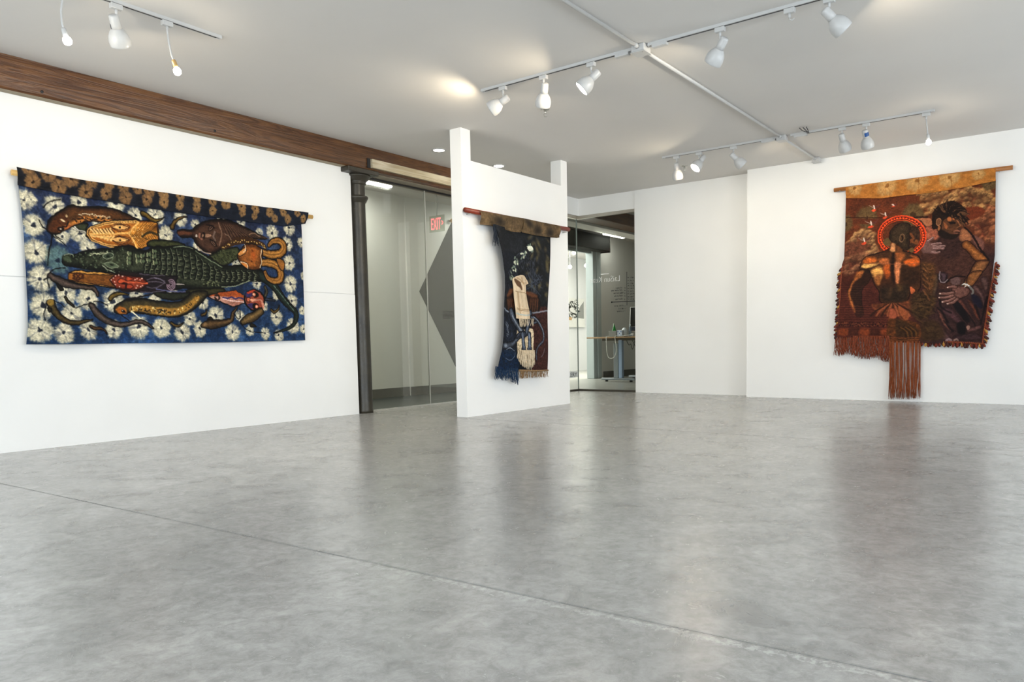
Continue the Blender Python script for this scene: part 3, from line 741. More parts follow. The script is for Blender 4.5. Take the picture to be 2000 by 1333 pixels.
pts = [(-7.47, 12.52, ZD+.008), (-7.455, 12.40, ZD+.010), (-7.445, 12.333, ZD-.01), (-7.44, 12.33, .72), (-7.43, 12.33, .56), (-7.40, 12.33, .48), (-7.35, 12.33, .455), (-7.29, 12.33, .47), (-7.245, 12.33, .53), (-7.225, 12.33, .62), (-7.235, 12.33, .74), (-7.25, 12.33, .81), (-7.25, 12.335, ZD+.01), (-7.20, 12.36, ZD+.014), (-7.10, 12.37, ZD+.012), (-7.0, 12.36, ZD+.022), (-6.90, 12.37, ZD+.03)]
def smooth_path(P, n=6):
    P = [np.array(p, float) for p in P]; out = []
    for i in range(len(P)-1):
        a, b, c, d = P[max(i-1, 0)], P[i], P[i+1], P[min(i+2, len(P)-1)]
        for k in range(n):
            t = k/n; out.append(tuple(.5*((2*b) + (c-a)*t + (2*a-5*b+4*c-d)*t*t + (3*b-a-3*c+d)*t**3)))
    return out + [tuple(P[-1])]
obj('cord', G().tube(smooth_path(pts, 4), .0065, 6), flat('white cable jacket', srgb(222, 224, 220), .5), cw)
obj('plug', G().bbox((-6.93, 12.35, ZD+.02), (-6.87, 12.39, ZD+.06), .004), WHITE_METAL, cw)
bc = thing('black_cables', (-7.02, 12.7, .5), 'tangle of thin black cables hanging under the desk', 'cable')
for P in ([(-7.2, 12.66, .80), (-7.13, 12.64, .70), (-7.08, 12.62, .72), (-7.03, 12.6, .62), (-6.98, 12.6, .78)], [(-7.1, 12.7, .80), (-7.04, 12.7, .7), (-6.99, 12.7, .60), (-6.985, 12.7, .3), (-6.98, 12.7, .06)]):
    obj('cord', G().tube(smooth_path(P, 4), .006, 6), DARK_SLOT, bc)
# the bright gallery beyond: a canvas, a switch plate, two track lamps
pa = thing('abstract_canvas', (-11.18, 16.7, 1.2), 'black and white painting with grey and tan on the bright gallery wall', 'painting')
obj('canvas', G().bbox((-11.175, 16.0, 1.17), (-11.145, 17.35, 1.93), .004), flat('canvas white', srgb(240, 238, 230), .6, var=.02), pa)
g2 = G(); rp = random.Random(21)
for k in range(90):
    cy_, cz_ = rp.uniform(16.1, 17.05), rp.uniform(1.42, 1.88); a = rp.uniform(0, PI); L_, w_ = rp.uniform(.03, .12), rp.uniform(.006, .03)
    c_, s_ = math.cos(a), math.sin(a)
    q = [(cy_+c_*u*L_-s_*v*w_, cz_+s_*u*L_+c_*v*w_) for u, v in ((-1, -.6), (.3, -1), (1, .2), (-.2, 1))]
    q = [(max(16.03, min(17.3, yy)), max(1.40, min(1.91, zz))) for yy, zz in q]
    g2.add([(-11.1435, yy, zz) for yy, zz in q], [(0, 1, 2, 3)])
obj('brushwork', g2, flat('black paint', srgb(44, 52, 48), .6, var=.5, scale=4), pa)
obj('wash', G().add([(-11.144, yy, zz) for yy, zz in ((16.85, 1.42), (17.3, 1.40), (17.3, 1.86), (17.12, 1.72), (17.0, 1.55))], [(0, 1, 2, 3, 4)]), flat('grey paint', srgb(150, 150, 144), .6), pa)
obj('patch', G().add([(-11.1433, yy, zz) for yy, zz in ((16.45, 1.36), (16.70, 1.35), (16.74, 1.42), (16.5, 1.45))], [(0, 1, 2, 3)]), flat('tan paint', srgb(200, 160, 110), .6), pa)
sw = thing('switch_plate', (-11.19, 16.55, .62), 'small white switch plate low on the bright gallery wall', 'switch')
obj('plate', G().bbox((-11.2, 16.48, .56), (-11.19, 16.60, .74), .004), flat('switch plate white', (.7, .7, .68, 1), .4), sw)
obj('rocker', G().bbox((-11.19, 16.52, .61), (-11.184, 16.56, .69), .002), WHITE_METAL, sw)
for k, (x, y, z, lab) in enumerate(((-10.0, 15.127, 2.88, 'glowing round lamp in the bright gallery, upper one by the glass seam'), (-10.0, 15.649, 2.623, 'glowing round lamp in the bright gallery, beside the door frame'), (-10.0, 14.95, 2.54, 'glowing round lamp in the bright gallery, at the edge of the partition'))):
    s = thing('gallery_lamp', (x, y, z), lab, 'lamp'); TB = Matrix.Translation((x, y, z))
    obj('globe', G().lathe([(.043*math.sin(PI*i/8), -.043*math.cos(PI*i/8)) for i in range(9)], 14, TB), LAMP_WARM, s)
    obj('rod', G().tube([(x, y, z+.04), (x, y, 2.999)], .005, 6), WHITE_METAL, s)
# ------------------------------------------------------------------ painting on cloth: colours per vertex of a fine cloth mesh
def Zm(ox, oy, s): return lambda *q: [(ox+a/s, oy+b/s) for a, b in q]
class Canvas:
    # axis/val: the vertical plane of the cloth; lo, hi: its extent (u along the wall, z); n: samples per metre
    def __init__(s, axis, val, lo, hi, n, seed=1):
        s.axis, s.val, s.lo, s.hi, s.n = axis, val, lo, hi, n
        s.w = int((hi[0]-lo[0])*n)+1; s.h = int((hi[1]-lo[1])*n)+1
        s.c = np.zeros((s.h, s.w, 3), np.float32)
        s.X, s.Y = np.meshgrid(np.arange(s.w, dtype=np.float32), np.arange(s.h, dtype=np.float32))
        s.rng = np.random.RandomState(seed); s.ws = 1.
    def px(s, P):
        # traced photo points -> canvas samples
        P = np.asarray(P, float)
        d = _fw[None] + np.outer((P[:, 0]-CX)/F_PX, _r) - np.outer((P[:, 1]-CY)/F_PX, _u)
        t = s.val/d[:, s.axis]
        u = d[:, 1-s.axis]*t; z = CAM_Z + d[:, 2]*t
        return np.stack([(u-s.lo[0])*s.n, (s.hi[1]-z)*s.n], 1)
    def noise(s, sx, sy=None, oct=3, gain=.55, box=None, seed=None):
        sy = sy or sx; rng = s.rng if seed is None else np.random.RandomState(seed)
        x0, y0, x1, y1 = box or (0, 0, s.w, s.h)
        out = 0; amp = 1; tot = 0
        for k in range(oct):
            gw, gh = int(s.w/sx)+3, int(s.h/sy)+3
            g = rng.rand(gh, gw).astype(np.float32)
            fx = s.X[0, x0:x1]/sx; fy = s.Y[y0:y1, 0]/sy
            ix, iy = fx.astype(int), fy.astype(int); tx, ty = fx-ix, fy-iy
            tx = tx*tx*(3-2*tx); ty = (ty*ty*(3-2*ty))[:, None]
            a = g[iy][:, ix]*(1-tx) + g[iy][:, ix+1]*tx; b = g[iy+1][:, ix]*(1-tx) + g[iy+1][:, ix+1]*tx
            out = out + amp*(a*(1-ty)+b*ty); tot += amp; amp *= gain; sx = max(sx/2, 1); sy = max(sy/2, 1)
        return out/tot
    def box(s, P, m):
        x0, y0 = np.floor(P.min(0)-m).astype(int); x1, y1 = np.ceil(P.max(0)+m).astype(int)+1
        x0, y0 = max(x0, 0), max(y0, 0); x1, y1 = min(x1, s.w), min(y1, s.h)
        return (x0, y0, x1, y1) if x1 > x0 and y1 > y0 else None
    def put(s, b, col, a):
        x0, y0, x1, y1 = b; a = np.clip(a, 0, 1)[..., None]
        s.c[y0:y1, x0:x1] = s.c[y0:y1, x0:x1]*(1-a) + np.asarray(col, np.float32)*a
    def sdf(s, P, b):
        # signed distance to a closed polygon, positive inside
        x0, y0, x1, y1 = b; x, y = s.X[y0:y1, x0:x1], s.Y[y0:y1, x0:x1]
        d = np.full(x.shape, 1e9, np.float32); ins = np.zeros(x.shape, bool)
        for (ax, ay), (bx, by) in zip(P, np.roll(P, -1, 0)):
            ex, ey = bx-ax, by-ay; l = ex*ex+ey*ey+1e-9
            t = np.clip(((x-ax)*ex+(y-ay)*ey)/l, 0, 1)
            d = np.minimum(d, (x-ax-t*ex)**2 + (y-ay-t*ey)**2)
            if ay != by: ins ^= ((ay > y) != (by > y)) & (x < ex*(y-ay)/(by-ay)+ax)
        d = np.sqrt(d); return np.where(ins, d, -d)
    def near(s, P, b):
        # distance to a polyline, position along it (0..1) and signed side
        x0, y0, x1, y1 = b; x, y = s.X[y0:y1, x0:x1], s.Y[y0:y1, x0:x1]
        seg = np.hypot(*(P[1:]-P[:-1]).T); cum = np.concatenate([[0], np.cumsum(seg)]); tot = cum[-1]+1e-9
        d = np.full(x.shape, 1e9, np.float32); tt = np.zeros(x.shape, np.float32); sd = np.zeros(x.shape, np.float32)
        for i in range(len(P)-1):
            (ax, ay), (bx, by) = P[i], P[i+1]; ex, ey = bx-ax, by-ay; l = ex*ex+ey*ey+1e-9
            t = np.clip(((x-ax)*ex+(y-ay)*ey)/l, 0, 1); q = np.hypot(x-ax-t*ex, y-ay-t*ey); m = q < d
            d = np.where(m, q, d); tt = np.where(m, (cum[i]+t*seg[i])/tot, tt); sd = np.where(m, np.sign(ex*(y-ay)-ey*(x-ax)), sd)
        return d, tt, sd
    @staticmethod
    def curve(P, closed=False, n=6):
        P = np.asarray(P, float); N = len(P); out = []
        for i in range(N if closed else N-1):
            a, b, c, d = (P[(i-1) % N], P[i], P[(i+1) % N], P[(i+2) % N]) if closed else (P[max(i-1, 0)], P[i], P[i+1], P[min(i+2, N-1)])
            for k in range(n):
                t = k/n; out.append(.5*((2*b)+(c-a)*t+(2*a-5*b+4*c-d)*t*t+(3*b-a-3*c+d)*t**3))
        if not closed: out.append(P[-1])
        return np.array(out)
    def poly(s, pts, col, line=None, lw=1.2, smooth=True, alpha=1, soft=.8, rim=None, rimw=5, lit=None, var=.12, sc=7, grad=None, gdir=(0, 1)):
        P = s.px(pts); P = s.curve(P, True, 5) if smooth else P
        b = s.box(P, lw+soft+2)
        if b is None: return
        d = s.sdf(P, b); x0, y0, x1, y1 = b
        c = np.ones(d.shape+(3,), np.float32)*np.array(col, np.float32)
        if grad is not None:
            x, y = s.X[y0:y1, x0:x1], s.Y[y0:y1, x0:x1]; q = x*gdir[0]+y*gdir[1]; pr = P@np.array(gdir)
            t = np.clip((q-pr.min())/(pr.max()-pr.min()+1e-6), 0, 1)[..., None]
            c = c*(1-t)+np.array(grad, np.float32)*t
        if rim is not None:
            t = np.clip(1-d/rimw, 0, 1)[..., None]; c = c*(1-t)+np.array(rim, np.float32)*t
        if lit is not None:
            t = np.clip(d/rimw-.4, 0, 1)[..., None]**1.3*.8; c = c*(1-t)+np.array(lit, np.float32)*t
        if var: c = c*(1+var*2*(s.noise(sc, sc*.7, 3, .7, b)-.5))[..., None]
        s.put(b, c, (d/soft+.5)*alpha)
        if line is not None: s.put(b, line, np.clip((lw-np.abs(d))/.8+.5, 0, 1)*alpha)
    def line(s, pts, w, col, alpha=1, smooth=True, soft=.8, taper=False):
        P = s.px(pts); P = s.curve(P, False, 5) if smooth and len(P) > 2 else P
        ws = [q*s.ws for q in (w if hasattr(w, '__len__') else (w, w))]; b = s.box(P, max(ws)+soft+1)
        if b is None: return
        d, t, _ = s.near(P, b); r = np.interp(t, np.linspace(0, 1, len(ws)), ws)
        s.put(b, col, np.clip((r-d)/soft+.5, 0, 1)*alpha)
    def tube(s, pts, rad, back, mid, belly, line=(14, 12, 12), lw=1.1, spots=None, flip=1, var=.22, sc=6):
        # a rounded body along a curve: dark back, lit middle, belly on the other side
        P = s.curve(s.px(pts), False, 6); b = s.box(P, max(rad)+lw+2)
        if b is None: return
        d, t, sd = s.near(P, b); r = np.interp(t, np.linspace(0, 1, len(rad)), rad)
        v = np.clip(sd*flip*d/np.maximum(r, .3), -1, 1); back, mid, belly = (np.array(k, np.float32) for k in (back, mid, belly))
        k = ((v+1)/2)[..., None]
        c = np.where(k < .45, back+(mid-back)*(k/.45), mid+(belly-mid)*((k-.45)/.55))
        c = c*(1-.55*np.abs(v)[..., None]**5)
        n = s.noise(sc, sc*.7, 3, .75, b); c = c*(1+2*var*(n-.5))[..., None]
        if spots is not None:
            col, thr, s0, s1, size = spots; m = s.noise(size, size, 2, .6, b)
            a = np.clip((m-thr)*14, 0, 1)*((k[..., 0] > s0) & (k[..., 0] < s1)); c = c*(1-a[..., None])+np.array(col, np.float32)*a[..., None]
        s.put(b, c, (r-d)/.8+.5)
        if line is not None: s.put(b, line, np.clip((lw-np.abs(d-r))/.8+.5, 0, 1))
    def dot(s, p, rx, ry, col, ang=0, alpha=1, soft=.8, ring=None):
        rx, ry = rx*s.ws, ry*s.ws; P = s.px([p]); b = s.box(P, max(rx, ry)+2)
        if b is None: return
        x0, y0, x1, y1 = b; x, y = s.X[y0:y1, x0:x1]-P[0, 0], s.Y[y0:y1, x0:x1]-P[0, 1]
        c_, s_ = math.cos(ang), math.sin(ang); u, v = (x*c_+y*s_)/rx, (-x*s_+y*c_)/ry
        d = (1-np.hypot(u, v))*min(rx, ry)
        s.put(b, col, (d/soft+.5)*alpha)
        if ring is not None: s.put(b, ring[0], np.clip((ring[1]-np.abs(d))/.8+.5, 0, 1)*alpha)
    def flower(s, p, r, col, dark, alpha=1, sq=.8):
        # a tied and dyed rosette: ragged pale disc with dark radial threads and a dark heart
        P = s.px([p])[0]; b = s.box(P[None], r*1.7)
        if b is None: return
        x0, y0, x1, y1 = b; x, y = s.X[y0:y1, x0:x1]-P[0], (s.Y[y0:y1, x0:x1]-P[1])
        x = x/sq
        q = np.hypot(x, y)/r; th = (np.arctan2(y, x)/(2*PI)) % 1
        def ring(n):
            g = s.rng.rand(n); f = th*n; i = f.astype(int) % n; t = f-np.floor(f); return g[i]*(1-t)+g[(i+1) % n]*t
        n = s.noise(5, 5, 3, .75, b)
        edge = .90+.16*(ring(5)-.5)+.17*(ring(34)-.5)+.14*(ring(80)-.5)+.24*(n-.5)
        m = np.clip((edge-q)/.34+.5, 0, 1); m = m*m*(3-2*m)
        th_ = ring(30); streak = np.clip((th_-.62)*4.5, 0, 1)*np.clip(q*3.2-.2, 0, 1)*np.clip(1.3-q, 0, 1)
        c = np.array(col, np.float32)*(1-.22*np.clip(q, 0, 1)[..., None]) * (1+.40*(n-.5))[..., None]
        k = .45*streak[..., None]; c = c*(1-k)+np.array(dark, np.float32)*k
        heart = np.clip((.15+.22*(ring(7)-.4)+.12*(n-.5)-q)/.08+.5, 0, 1)*.85
        c = c*(1-heart[..., None])+np.array(dark, np.float32)*.75*heart[..., None]
        s.put(b, c, m*alpha*.96)
    def finish(s, warp=1.1, lum=.16, gamma=1.08):
        # ragged brush edges and uneven pigment
        dx = (s.noise(7, 7, 2, .6, seed=91)-.5)*2*warp*1.6; dy = (s.noise(7, 7, 2, .6, seed=92)-.5)*2*warp*1.6
        xi = np.clip(s.X+dx, 0, s.w-1.001); yi = np.clip(s.Y+dy, 0, s.h-1.001); ix, iy = xi.astype(int), yi.astype(int); fx, fy = (xi-ix)[..., None], (yi-iy)[..., None]
        c = s.c
        v = (c[iy, ix]*(1-fx)+c[iy, ix+1]*fx)*(1-fy)+(c[iy+1, ix]*(1-fx)+c[iy+1, ix+1]*fx)*fy
        v = v*(1+lum*2*(s.noise(2.2, 2.2, 2, .8, seed=93)-.5)+lum*1.6*(s.noise(9, 6, 3, .7, seed=94)-.5))[..., None]
        s.c = (255*(np.clip(v, 0, 255)/255)**gamma).astype(np.float32)
    def sample(s, U, Zv):
        x = np.clip((U-s.lo[0])*s.n, 0, s.w-1.001); y = np.clip((s.hi[1]-Zv)*s.n, 0, s.h-1.001)
        ix, iy = x.astype(int), y.astype(int); fx, fy = (x-ix)[..., None], (y-iy)[..., None]
        c = s.c
        v = (c[iy, ix]*(1-fx)+c[iy, ix+1]*fx)*(1-fy)+(c[iy+1, ix]*(1-fx)+c[iy+1, ix+1]*fx)*fy
        v = np.clip(v/255, 0, 1); return np.where(v <= .04045, v/12.92, ((v+.055)/1.055)**2.4)
def cloth(name, parent, canvas, left, right, top, bottom, res, off, mat, thick=.004, label=None):
    # left/right: (z, u) points; top/bottom: (u, z) points; off(u, z, s, t) -> distance from the canvas plane, towards the room
    zmid = lambda P: sorted(P)
    nu, nz = res
    s_ = np.linspace(0, 1, nu)[None, :]; t_ = np.linspace(0, 1, nz)[:, None]
    tz = sorted(top); bz = sorted(bottom); lz = sorted(left); rz = sorted(right)
    f = lambda P, q: np.interp(q, [a for a, _ in P], [b for _, b in P])
    u = np.zeros((nz, nu)); z = np.zeros((nz, nu))
    z_l = f(tz, tz[0][0])*(1-t_)+f(bz, bz[0][0])*t_; z_r = f(tz, tz[-1][0])*(1-t_)+f(bz, bz[-1][0])*t_
    ul, ur = f(lz, z_l), f(rz, z_r)
    u = ul*(1-s_)+ur*s_
    z = f(tz, u)*(1-t_)+f(bz, u)*t_
    o = off(u, z, np.broadcast_to(s_, u.shape), np.broadcast_to(t_, u.shape))
    sgn = 1 if canvas.axis == 0 else -1
    W = canvas.val + sgn*o
    V = np.stack([W, u, z] if canvas.axis == 0 else [u, W, z], -1).reshape(-1, 3)
    back = V.copy(); back[:, canvas.axis] -= sgn*thick
    # rim vertices only for the back edge, so the cloth has thickness
    I = np.arange(nu*nz).reshape(nz, nu)
    a, b, c, d = I[:-1, :-1].ravel(), I[:-1, 1:].ravel(), I[1:, 1:].ravel(), I[1:, :-1].ravel()
    F = np.stack([a, d, c, b] if canvas.axis == 1 else [a, d, c, b], 1)
    st = max(1, nu//40), max(1, nz//40)
    rim = np.concatenate([I[0, :-1], I[:-1, -1], I[-1, :0:-1], I[:0:-1, 0]])
    nb = len(V); V = np.concatenate([V, back[rim]]); k = np.arange(len(rim)); k2 = np.roll(k, -1)
    F = np.concatenate([F, np.stack([rim, rim[k2], nb+k2, nb+k], 1)])
    off3 = np.array(wloc(parent)); V = V-off3
    me = bpy.data.meshes.new(name)
    me.vertices.add(len(V)); me.vertices.foreach_set('co', V.astype(np.float32).ravel())
    me.loops.add(F.size); me.loops.foreach_set('vertex_index', F.astype(np.int32).ravel())
    me.polygons.add(len(F)); me.polygons.foreach_set('loop_start', np.arange(0, F.size, 4, dtype=np.int32))
    sm = np.ones(len(F), bool); sm[-len(rim):] = False
    me.polygons.foreach_set('use_smooth', sm)
    me.update(calc_edges=True); me.validate()
    at = me.color_attributes.new('paint', 'FLOAT_COLOR', 'POINT')
    col = canvas.sample(u.ravel(), z.ravel()); col = np.concatenate([col, col[rim]])
    at.data.foreach_set('color', np.concatenate([col, np.ones((len(col), 1))], 1).astype(np.float32).ravel())
    return obj(name, me, mat, parent, label=label, normals=False)
def cloth_mat(name, rough=.85, weave=420, sheen=.0):
    m = Mat(name); a = m.node('ShaderNodeAttribute'); a.attribute_name = 'paint'
    v = m.coords(); n = m.noise(v, weave, 2, .6)
    c = m.mix(1., a.outputs['Color'], m.ramp(n, [(.3, (.88, .88, .88, 1)), (.7, (1.12, 1.12, 1.12, 1))]), 'MULTIPLY')
    m.set(color=c, rough=rough, spec=.2, sheen=sheen); m.bump(n, .12, .002); return m.m
PAINTED = cloth_mat('painted dyed cloth')
def fringe(name, parent, axis, val, strands, mat, seed, r=.0022, wob=.006, off=.012, label=None, seg=7, kind='stuff'):
    # strands: (u0, z0, u1, z1) threads hanging from a hem; together one fringe
    rr = random.Random(seed); sgn = 1 if axis == 0 else -1; g = G()
    for u0, z0, u1, z1 in strands:
        ph, am = rr.uniform(0, 6.28), rr.uniform(.3, 1)*wob; w0 = off+rr.uniform(-.008, .008); P = []
        for k in range(seg):
            t = k/(seg-1); uu = u0+(u1-u0)*t+am*math.sin(ph+t*5)*t; zz = z0+(z1-z0)*t; ww = val+sgn*(w0+.004*math.sin(ph*2+t*7))
            P.append((ww, uu, zz) if axis == 0 else (uu, ww, zz))
        g.tube(P, [r]*(seg-1)+[r*.6], 4, True)
    return obj(name, g, mat, parent, kind=kind, label=label, normals=False)
# ------------------------------------------------------------------ the wide blue tapestry on the left wall
A, B = Zm(0, 300, 3.3333), Zm(310, 360, 3.9219)
A1, A2, B1, B2 = Zm(80, 380, 8.3333), Zm(80, 510, 8.3333), Zm(300, 400, 6.6667), Zm(300, 520, 6.6667)
cv = Canvas(0, XL+.045, (2.36, .78), (5.22, 2.24), 290, 5); cv.ws = 1.12
n1 = cv.noise(60, 60, 4, .6)[..., None]; n2 = cv.noise(9, 9, 3, .7)[..., None]; n3 = cv.noise(3, 3, 2, .7)[..., None]
vv = (cv.Y/cv.h)[..., None]
base = np.array((42, 47, 70), np.float32)*(1-vv)+np.array((34, 62, 98), np.float32)*vv  # dye bluer towards the hem, some cool daylight worked into the colour
n4 = np.clip((cv.noise(30, 30, 4, .65)[..., None]-.5)*3.2, 0, 1)
cv.c[:] = (base*(1-.5*n4)+np.array((92, 116, 142), np.float32)*.5*n4)*(.6+.8*n1)*(.7+.6*n2)*(.85+.3*n3)
CREAM, NAVY = (238, 229, 200), (18, 24, 48)
fl_a = [(165,300,75),(355,345,75),(510,315,68),(750,325,75),(880,400,60),(1010,400,75),(215,465,78),(520,520,75),(235,640,92),(575,620,65),(1080,520,60),
 (260,815,92),(280,990,95),(430,910,78),(570,950,85),(740,965,85),(465,1045,80),(255,1150,95),(410,1170,76),(575,1150,75),(745,1150,72),(905,1130,85),(1045,1140,78),(890,910,60),(1000,960,55),(640,440,60),(400,540,55),(200,300,40)]
fl_b = [(0,270,50),(165,265,78),(280,310,55),(50,390,75),(480,265,62),(630,290,60),(770,370,50),(870,370,82),(1000,335,80),(985,460,80),(1090,450,60),(1000,605,85),(1110,700,55),(1010,765,95),(910,840,70),
 (1020,900,85),(1100,970,50),(800,930,60),(900,1015,85),(1030,1090,90),(1110,1110,55),(330,905,72),(435,1010,98),(230,1030,80),(10,1105,90),(165,1135,92),(310,1110,80),(560,1135,90),(690,1125,62),(810,1145,70),(920,1160,70),(620,1010,60),(300,480,55),(590,600,60),(750,760,65),(100,830,60)]
for x, y, r in fl_a:
    cv.flower(A((x, y))[0], r/3.333*1.14, CREAM, NAVY, sq=.92)
for x, y, r in fl_b:
    cv.flower(B((x, y))[0], r/3.922*1.14, CREAM, NAVY, sq=.88)
cv.flower(A((375, 690))[0], 34, (130, 160, 150), NAVY, .75)
K = (12, 11, 12)
# big catfish at the upper left
cv.line(A1((40,210),(110,140),(200,100),(310,80)), (1.2, .8), K)
cv.line(A1((-30,420),(20,520),(90,575),(180,660)), (1., 1.2), K); cv.line(A1((110,590),(200,680),(320,760),(410,840)), (1.4, .7), K); cv.line(A1((190,650),(160,780),(120,980),(110,1160)), (1.5, .7), K)
cv.line(A1((220,640),(270,700),(340,740)), (1.2, .6), K)
cv.poly(A1((500,500),(600,470),(760,480),(750,540),(700,610),(600,570)), (62, 66, 46), K, rim=(30, 32, 24)); cv.line(A1((500,500),(600,570),(710,605)), 1., (225, 220, 205))
cv.poly(A1((90,560),(120,440),(200,340),(330,260),(430,200),(510,170),(560,185),(700,205),(900,200),(1080,215),(1250,260),(1400,320),(1520,380),(1590,420),(1400,450),(1180,445),(1000,445),(850,435),(700,450),(590,490),(500,530),(380,590),(250,640),(150,630)), (74, 46, 26), K, 1.5, rim=(28, 20, 16), rimw=9, lit=(104, 66, 34), var=.35, sc=8)
cv.poly(A1((440,470),(560,420),(700,360),(860,350),(1050,370),(1160,430),(1000,440),(850,425),(700,440),(580,480),(460,520)), (176, 116, 56), None, var=.55, sc=5, soft=4)
for k in range(38):
    x = 520+k*16; cv.dot(A1((x+cv.rng.uniform(-12, 12), 440-40*math.sin((x-480)/700*3)+cv.rng.uniform(-35, 25)))[0], 2.2, 1.2, (34, 22, 14), cv.rng.uniform(0, 3))
for k in range(26):
    x = 620+k*20; cv.dot(A1((x, 325+max(0, x-800)*.17+cv.rng.uniform(-14, 14)))[0], 1.7, .9, (232, 214, 180), cv.rng.uniform(0, 3))
cv.poly(A1((110,560),(200,400),(330,300),(420,360),(440,470),(360,560),(250,620),(160,610)), (82, 46, 24), None, alpha=.8, soft=5, var=.5, sc=6)
cv.poly(A1((340,540),(420,500),(500,500),(440,560),(340,600),(280,610)), (178, 106, 58), None, soft=3)
cv.line(A1((350,520),(390,535),(420,510),(440,450)), 1.2, K)
cv.dot(A1((322,565))[0], 5, 4.4, (46, 24, 16), ring=((20, 14, 10), 1)); cv.dot(A1((318,560))[0], 1.6, 1.3, (240, 230, 210)); cv.dot(A1((350,430))[0], 5, 2.4, (222, 200, 160), .4, .8); cv.dot(A1((415,355))[0], 2.4, 3, (214, 186, 140))
# carved wooden mask
TAN = (170, 104, 40)
cv.poly(A1((735,640),(760,570),(850,510),(1000,460),(1200,430),(1450,420),(1750,430),(1880,450),(1900,580),(1910,740),(1800,780),(1700,850),(1630,890),(1540,870),(1440,830),(1250,850),(1120,850),(960,800),(820,740),(750,690)), TAN, K, 1.4, rim=(96, 54, 22), rimw=11, lit=(176, 112, 48), var=.2, sc=6)
cv.line(A1((770,640),(800,570),(900,520),(1060,475),(1250,455),(1560,445)), 3., (228, 178, 104)); cv.line(A1((770,650),(830,730),(960,790),(1120,840),(1230,845)), 3., (228, 178, 104))
for P_ in (A1((770,640),(800,570),(900,520),(1060,475),(1250,455),(1560,445)), A1((770,650),(830,730),(960,790),(1120,840),(1230,845))):
    q = Canvas.curve(P_, False, 8)
    for p in q[::1]: cv.dot(tuple(p), 1.1, 1.0, (74, 40, 16))
cv.line(A1((800,645),(1100,640),(1430,635)), 2.2, (228, 178, 104)); cv.line(A1((1430,635),(1490,730),(1560,870)), 2., (228, 178, 104)); cv.line(A1((1430,635),(1530,520),(1590,450)), 2., (228, 178, 104))
cv.poly(A1((1450,640),(1540,530),(1610,460),(1870,455),(1900,740),(1700,850),(1640,880),(1570,850),(1510,740)), (198, 136, 58), None, smooth=False, soft=2, var=.2)
for k in range(13):
    a = 1470+k*38; cv.line(A1((a, 700-k*6),(min(a+210, 1890), 460+k*4)), .55, (80, 48, 18), smooth=False)
    cv.line(A1((1450+k*34, 640+k*10-(0 if k < 7 else (k-6)*20)),(1620+k*24, 860-k*10)), .55, (80, 48, 18), smooth=False)
for k in range(26):
    cv.dot(A1((1480+cv.rng.uniform(0, 190), 520+cv.rng.uniform(0, 280)))[0], .9, .8, (244, 220, 160))
cv.line(A1((1640,690),(1720,640),(1800,620),(1890,660)), (2., 3.), (62, 50, 24)); cv.line(A1((1660,700),(1710,730),(1740,720)), 1, (50, 36, 18))
for cy_, ang in ((540, 0), (740, .05)):
    cv.poly(A1((1130,cy_-20),(1200,cy_-55),(1300,cy_-60),(1400,cy_-45),(1450,cy_-15),(1400,cy_+40),(1300,cy_+65),(1210,cy_+40)), (206, 140, 72), (70, 36, 14), .8)
    cv.poly(A1((1150,cy_),(1220,cy_-40),(1310,cy_-48),(1390,cy_-25),(1430,cy_-5),(1360,cy_+30),(1270,cy_+40),(1200,cy_+20)), (226, 176, 110), (60, 30, 12), .9); cv.dot(A1((1285,cy_+2))[0], 2.2, 2.2, K)
for k in range(7):
    x = 830+k*52; cv.line(A1((x-20, 570-k*2),(x+35, 625-k)), (1.8, 2.6), (236, 196, 130), smooth=False); cv.line(A1((x+50, 690-k*3),(x-6, 670+k*13)), (2.0, 2.2), (236, 190, 120), smooth=False)
    cv.line(A1((x+6, 560),(x+56, 622)), .9, (84, 44, 16), smooth=False)
# tiny catfish
cv.tube(A1((1660,310),(1720,340),(1790,400),(1850,425),(1920,420),(2000,375)), (6.5, 6, 5, 3.4, 2, .8), (66, 52, 22), (124, 98, 40), (58, 44, 20))
# crocodile
CD, CM, CL = (22, 25, 20), (46, 50, 38), (104, 112, 88)
def croc(pts, **k): cv.poly(pts, CM, K, 1.6, rim=(14, 16, 13), rimw=16, lit=(60, 64, 48), var=.5, sc=7, **k)
cv.poly(B1((-60,470),(100,462),(260,480),(400,520),(300,560),(100,560),(-80,540)), (48, 52, 32), K, 1.3, rim=(26, 28, 18), lit=(72, 74, 44), var=.3)
cv.poly(B1((700,700),(850,600),(1000,560),(1100,560),(1130,680),(1050,730),(930,800),(880,830)), (48, 52, 34), K, 1.3, rim=(24, 26, 18), lit=(70, 74, 48), var=.5, sc=5)
cv.poly(A2((340,30),(360,60),(500,80),(700,110),(900,160),(1100,190),(1300,200),(1500,200),(1700,205),(2000,215),(2000,-60),(340,-60)), CM, None, rim=None, var=.3, smooth=False)
body = A1((345,1060),(360,1010),(430,970),(520,985),(640,950),(780,910),(950,890),(1130,890),(1250,850),(1380,840),(1500,870),(1620,910),(1720,910),(1830,860),(1960,845)) + \
  B1((80,560),(200,545),(400,540),(520,570),(640,640),(760,700),(880,790),(980,800),(1160,790),(1320,830),(1430,870)) + \
  B2((1420,190),(1250,195),(1100,250),(960,270),(860,300),(720,320),(560,310),(400,290),(280,300),(100,290)) + A2((1900,240),(1600,230),(1300,205),(1080,185),(850,150),(650,115),(480,90),(390,70),(345,20))
croc(body)
cv.tube(B2((1380,120),(1500,200),(1600,300),(1680,420),(1780,530),(1850,600),(1855,700),(1800,790),(1680,840),(1560,875)), (13, 12, 11.5, 11, 10, 8.5, 6.5, 4.5, 2.5, 1), (26, 32, 28), (44, 56, 48), (24, 30, 26))
